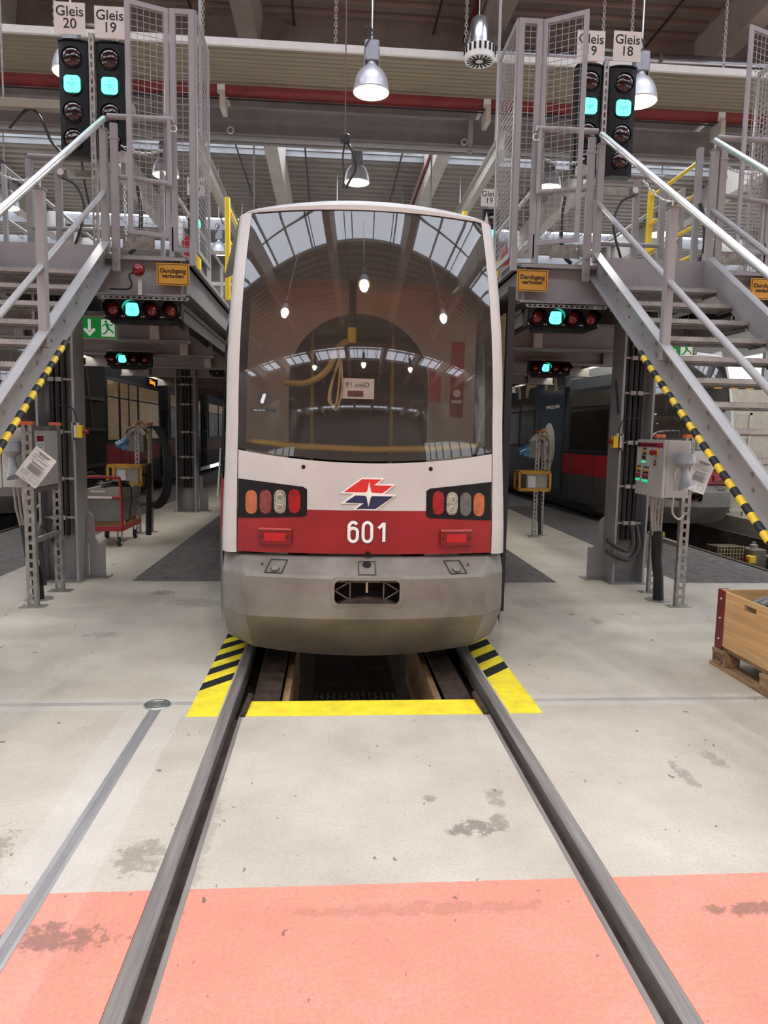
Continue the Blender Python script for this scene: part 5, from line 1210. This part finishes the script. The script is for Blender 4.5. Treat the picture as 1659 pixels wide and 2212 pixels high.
# wooden collar on a pallet, grey hoses inside
X0, X1, Y0, Y1 = 2.39, 3.19, 3.28, 4.48
pa = thing('pallet', 'worn wooden pallet under the crate at the right edge', 'pallet', (2.79, 3.9, 0))
for x in (X0, (X0+X1)/2-.05, X1-.10): MB().box(x-.02, x+.10, Y0-.02, Y1+.02, 0, .022).build('runner', wood_o, pa)
for x in (X0, (X0+X1)/2-.05, X1-.10):
    for y in (Y0, (Y0+Y1)/2-.07, Y1-.14):
        b = MB().bbox(x-.015, x+.095, y-.01, y+.145, .022, .10, .006).build('block', wood_o, pa)
        if x == X0 and y > 4: text('EPAL', .045, (x-.0165, y+.067, .062), b, M('brand_brown', (70, 48, 34), .8), rot=(PI/2, 0, -PI/2), extrude=.0006); MB().tube([(x-.0165, y+.067+.06*math.cos(k*PI/8), .062+.032*math.sin(k*PI/8)) for k in range(16)], .0015, 4, closed=True).build('brand_oval', M('brand_brown', (70, 48, 34)), b)
for y in (Y0, (Y0+Y1)/2-.07, Y1-.14): MB().box(X0-.02, X1+.0, y, y+.14, .10, .122).build('stringer_board', wood_o, pa)
for k in range(5): MB().box(X0+.01+k*.163, X0+.11+k*.163, Y0, Y1, .122, .144).build('deck_board', wood_o, pa)
cr = thing('wooden_crate', 'pale wooden crate with maroon corner irons on a pallet', 'crate', (2.79, 3.9, .144)); zt = .515
bd = MB()
sy0, sy1, sz0, sz1 = 4.055, 4.185, .444, .482
for a in ((Y0, sy0, .15, zt), (sy1, Y1, .15, zt), (sy0, sy1, .15, sz0), (sy0, sy1, sz1, zt)): bd.box(X0, X0+.02, a[0], a[1], a[2], a[3])
bd.build('side_board', wood, cr)
MB().box(X1-.02, X1, Y0, Y1, .15, zt).build('side_board', wood, cr); MB().box(X0+.02, X1-.02, Y1-.02, Y1, .15, zt).build('end_board', wood, cr); MB().box(X0+.02, X1-.02, Y0, Y0+.02, .15, zt).build('end_board', wood, cr)
for (x, y) in ((X0, Y1), (X1, Y1), (X0, Y0), (X1, Y0)):
    dx_, dy_ = (-1 if x == X0 else 1), (1 if y == Y1 else -1); m = MB()
    m.box(x+dx_*.003, x, y-dy_*.085, y+dy_*.003, .12, zt+.004); m.box(x-dx_*.07, x+dx_*.003, y+dy_*.003, y, .12, zt+.004); m.prism([(0, .12), (-.02, .085), (-.05, .085), (-.085, .12)], lambda a, z: (x+dx_*.003, y+dy_*a, z), lambda a, z: (x+dx_*.009, y+dy_*a, z))
    ir = m.build('corner_iron', maroon, cr)
    for z in (.19, .33, .46): MB().lathe([(.008, 0), (.006, .004), (0, .005)], (x+dx_*.003, y-dy_*.04, z), 8, Matrix.Rotation(dx_*PI/2, 3, 'Y')).build('rivet', steel, ir)
gh = M('hose_grey2', (150, 150, 148), .5, var=.08)
ho = thing('grey_hoses', 'coiled grey hoses lying in the wooden crate', 'hose', (2.8, 3.9, .2))
for k in range(5):
    cable('hose', [(2.50+.05*k, 4.3-.04*k, .44+.012*k), (2.7+.03*k, 4.36-.05*k, .48+.01*k), (2.95, 4.15-.04*k, .47+.012*k), (2.98, 3.8, .46), (2.75, 3.5+.03*k, .47), (2.52+.03*k, 3.75, .45+.01*k), (2.49+.05*k, 4.1, .46+.012*k)], .022, gh, ho, 10)
cable('hose', [(2.45, 4.1, .40), (2.5, 3.9, .42), (2.8, 3.6, .40), (3.05, 3.9, .38), (2.9, 4.3, .36)], .03, gh, ho, 10)
MB().bbox(2.42, 3.15, 3.32, 4.44, .15, .36, .03).build('hose_mass', M('hose_dark', (86, 84, 82), .7), ho)

# yellow barriers on the platforms
def barrier(x, y0, y1, z, zs_, label, posts):
    t = thing('yellow_barrier', label, 'barrier', (x, y0, z))
    for y in posts: MB().bbox(x-.03, x+.03, y-.03, y+.03, z, z+zs_[0]+.08, .006).build('post', yell, t)
    for d in zs_: MB().tube([(x, y0, z+d), (x, y1, z+d)], .021, 8).build('rail', yell, t, True)
barrier(-1.50, 9.26, 12.2, 3.12, (1.15, .75, .35), 'yellow safety barrier rising left of the tram roof', (9.26, 12.2))
barrier(1.50, 9.5, 12.2, 3.15, (1.15, .75, .35), 'yellow safety barrier rising right of the tram roof', (9.5, 12.2))
barrier(3.58, 7.5, 8.6, 3.15, (1.22, .9, .58, .28), 'yellow safety barrier behind the right stair landing', (8.6,)); tag(MB().bbox(3.55, 3.61, 7.44, 7.5, 3.15, 4.5, .006).build('barrier_post', paint), 'grey post at the near end of the right yellow barrier', 'post')
# overhead rails above the platform edges
for s in (-1, 1):
    t = thing('overhead_rail', f'grey overhead steel rail running back above the {SIDES[s]["nm"]} platform', 'rail', (s*1.78, 9, 4.75)); z = 4.78 if s < 0 else 4.92
    m = MB(); m.box(s*1.78-.05, s*1.78+.05, 8.6, 32, z-.11, z-.10); m.box(s*1.78-.006, s*1.78+.006, 8.6, 32, z-.10, z+.10); m.box(s*1.78-.05, s*1.78+.05, 8.6, 32, z+.10, z+.11); m.build('beam', paint, t)
    for y in (9.05, 15, 21, 28): MB().tube([(s*1.78, y, z+.1), (s*1.78, y, 8.5)], .018, 6).build('hanger', paint, t)
# hose reels and rescue gear on the platforms
for s in (-1, 1):
    P = SIDES[s]; t = thing('red_tool_case', f'red lever tool hanging behind the {P["nm"]} mesh cage', 'tool', (s*1.92, 8.9, P['zD']+.5))
    MB().prism([(0, 0), (.10, .03), (.13, .18), (.06, .26), (.0, .14)], lambda a, b: (s*(1.86+a), 8.9, P['zD']+.42+b), lambda a, b: (s*(1.86+a), 8.97, P['zD']+.42+b)).build('lever_body', redb, t); MB().bbox(s*1.80-.03, s*1.80+.03, 8.88, 8.96, P['zD']+.28, P['zD']+.48, .01).build('yellow_box', yell, t); MB().bar((s*1.86, 8.93, P['zD']), (s*1.86, 8.93, P['zD']+.45), .03, .03).build('stand', paint, t)
# white gantry frame far left, aluminium ladder
t = thing('white_frame', 'white tubular scaffold frame far back beside the yellow post', 'scaffold', (-2.6, 16, 3.12))
for z in (4.1, 4.6, 5.25): MB().box(-2.86, -2.0, 15.97, 16.03, z, z+.07).build('bar', wpaint, t)
for x in (-2.84, -2.05): MB().box(x-.04, x+.04, 15.97, 16.03, 3.12, 5.3).build('leg', wpaint, t)
t = thing('step_ladder', 'small aluminium step ladder standing far back on the left walkway', 'ladder', (-2.7, 16.5, 0))
for x in (-2.75, -2.55): MB().bar((x, 16.4, 0), (x+.03, 16.7, 1.1), .03, .03).build('rail', steel, t)
for k in range(4): MB().box(-2.75, -2.53, 16.42+k*.07, 16.50+k*.07, .22+k*.25, .245+k*.25).build('step', steel, t)
# gear in the pit of the right-hand track
t = thing('pit_guard', 'small cream mesh guard over pit machinery of the right track', 'guard', (5.35, 9.4, -.3))
m = MB()
for k in range(9): m.box(5.13+k*.045, 5.134+k*.045, 9.3, 9.304, -.25, .06)
for k in range(7): m.box(5.13, 5.50, 9.3, 9.304, -.25+k*.05, -.246+k*.05)
stuff(m.build('guard_mesh', M('guard_cream', (206, 192, 130), .5), t)); MB().box(5.12, 5.52, 9.31, 9.6, -.3, .04).build('machine_body', rust, t); MB().bbox(5.56, 5.78, 9.2, 9.5, -.35, .02, .02).build('gear_case', M('case_brown', (104, 92, 80), .6), t); MB().lathe([(.05, 0), (.05, .05), (.025, .06), (.025, .09), (0, .09)], (5.67, 9.35, .02), 10).build('cap', galv, t); MB().bbox(5.50, 5.60, 9.15, 9.25, -.16, -.06, .01).build('stop_box', yell, t); MB().lathe([(.02, 0), (.026, .03), (0, .03)], (5.50, 9.2, -.11), 12, Matrix.Rotation(-PI/2, 3, 'Y')).build('stop_knob', redb, t)
for k in range(3): tag(MB().tube([(5.9+k*.09, 8.3, -.12-.03*k), (5.95+k*.09, 10.2, -.12-.03*k)], .035, 10).build('pit_pipe', galv, None, True), f'grey pipe lying in the right-hand pit, {("first", "second", "third")[k]} from the mesh guard', 'pipe')
t = thing('pit_light', 'lit fluorescent work light under the nose of the navy tram', 'work light', (5.3, 11.6, -.1))
MB().tube([(4.95, 12.4, -.12), (5.35, 11.6, -.12)], .03, 10).build('tube', M('pit_tube', (255, 248, 215), .4, var=.01, emit=5), t, True); MB().bbox(5.33, 5.45, 11.5, 11.62, -.18, -.06, .02).build('end_case', yell, t)
MB().box(4.9, 5.5, 11.9, 12.1, -.3, -.16).build('shelf', rust, t)
# pale fenced stores and striped bars behind the right-hand tram nose
t = thing('storage_cage', 'pale wire storage cage beyond the right-hand stairs', 'storage cage', (8.3, 13.6, 0)); sc_ = M('cage_cream', (196, 188, 172), .5)
for k in range(4): MB().bbox(7.42+k*.6-.03, 7.42+k*.6+.03, 13.5, 13.56, 0, 2.05, .005).build('post', sc_, t)
for z in (.1, 1.0, 2.0): MB().box(7.4, 9.25, 13.5, 13.55, z, z+.06).build('rail', sc_, t)
m = MB()
for k in range(36): m.box(7.42+k*.05, 7.425+k*.05, 13.51, 13.515, .1, 2.0)
for k in range(38): m.box(7.4, 9.25, 13.51, 13.515, .1+k*.05, .105+k*.05)
stuff(m.build('wire_mesh', sc_, t)); MB().box(7.3, 9.4, 14.4, 14.5, 0, 2.6).build('back_panel', sc_, t)
for j, z in enumerate((2.31, 1.98)):
    t = thing('striped_bar', f'black and yellow striped height bar past the right stairs, {"upper" if j == 0 else "lower"} one', 'barrier', (6.6, 11, z))
    for k in range(14): MB().prism([(0, 0), (.09, 0), (.115, .035), (.025, .035)], lambda a, b: (5.7+k*.13+a*1.45, 10.98, z+b), lambda a, b: (5.7+k*.13+a*1.45, 11.0, z+b)).build('stripe', ochre if k % 2 else hazb, t)

# festoon cable and loose tools beyond the left stairs
cable('festoon_cable', [(-3.75, 8.5, 4.75), (-3.55, 8.5, 4.95), (-3.42, 8.5, 4.88), (-3.30, 8.5, 4.62), (-3.15, 8.5, 4.50), (-3.02, 8.5, 4.58), (-3.0, 8.5, 4.9)], .016, rubber, label='black festoon cable sagging beyond the left stairs', cat='cable')
cable('festoon_drop', [(-3.0, 8.5, 4.95), (-2.99, 8.5, 4.5), (-2.96, 8.5, 4.2), (-2.9, 8.5, 3.9)], .012, rubber, label='black cable hanging down beyond the left stairs', cat='cable')
t = thing('trolley_carrier', 'small beige cable carrier beyond the left stairs', 'cable carrier', (-3.1, 8.5, 4.95))
MB().bbox(-3.9, -2.4, 8.45, 8.55, 4.95, 5.05, .01).build('carrier_rail', panel_m, t)
for x in (-2.75, -2.52): MB().bbox(x-.05, x+.05, 8.46, 8.54, 4.88, 4.95, .02).build('roller', rubber, t)
for x in (-3.8, -2.45): MB().tube([(x, 8.5, 5.05), (x, 8.5, 8.6)], .01, 6).build('hanger', galv, t)
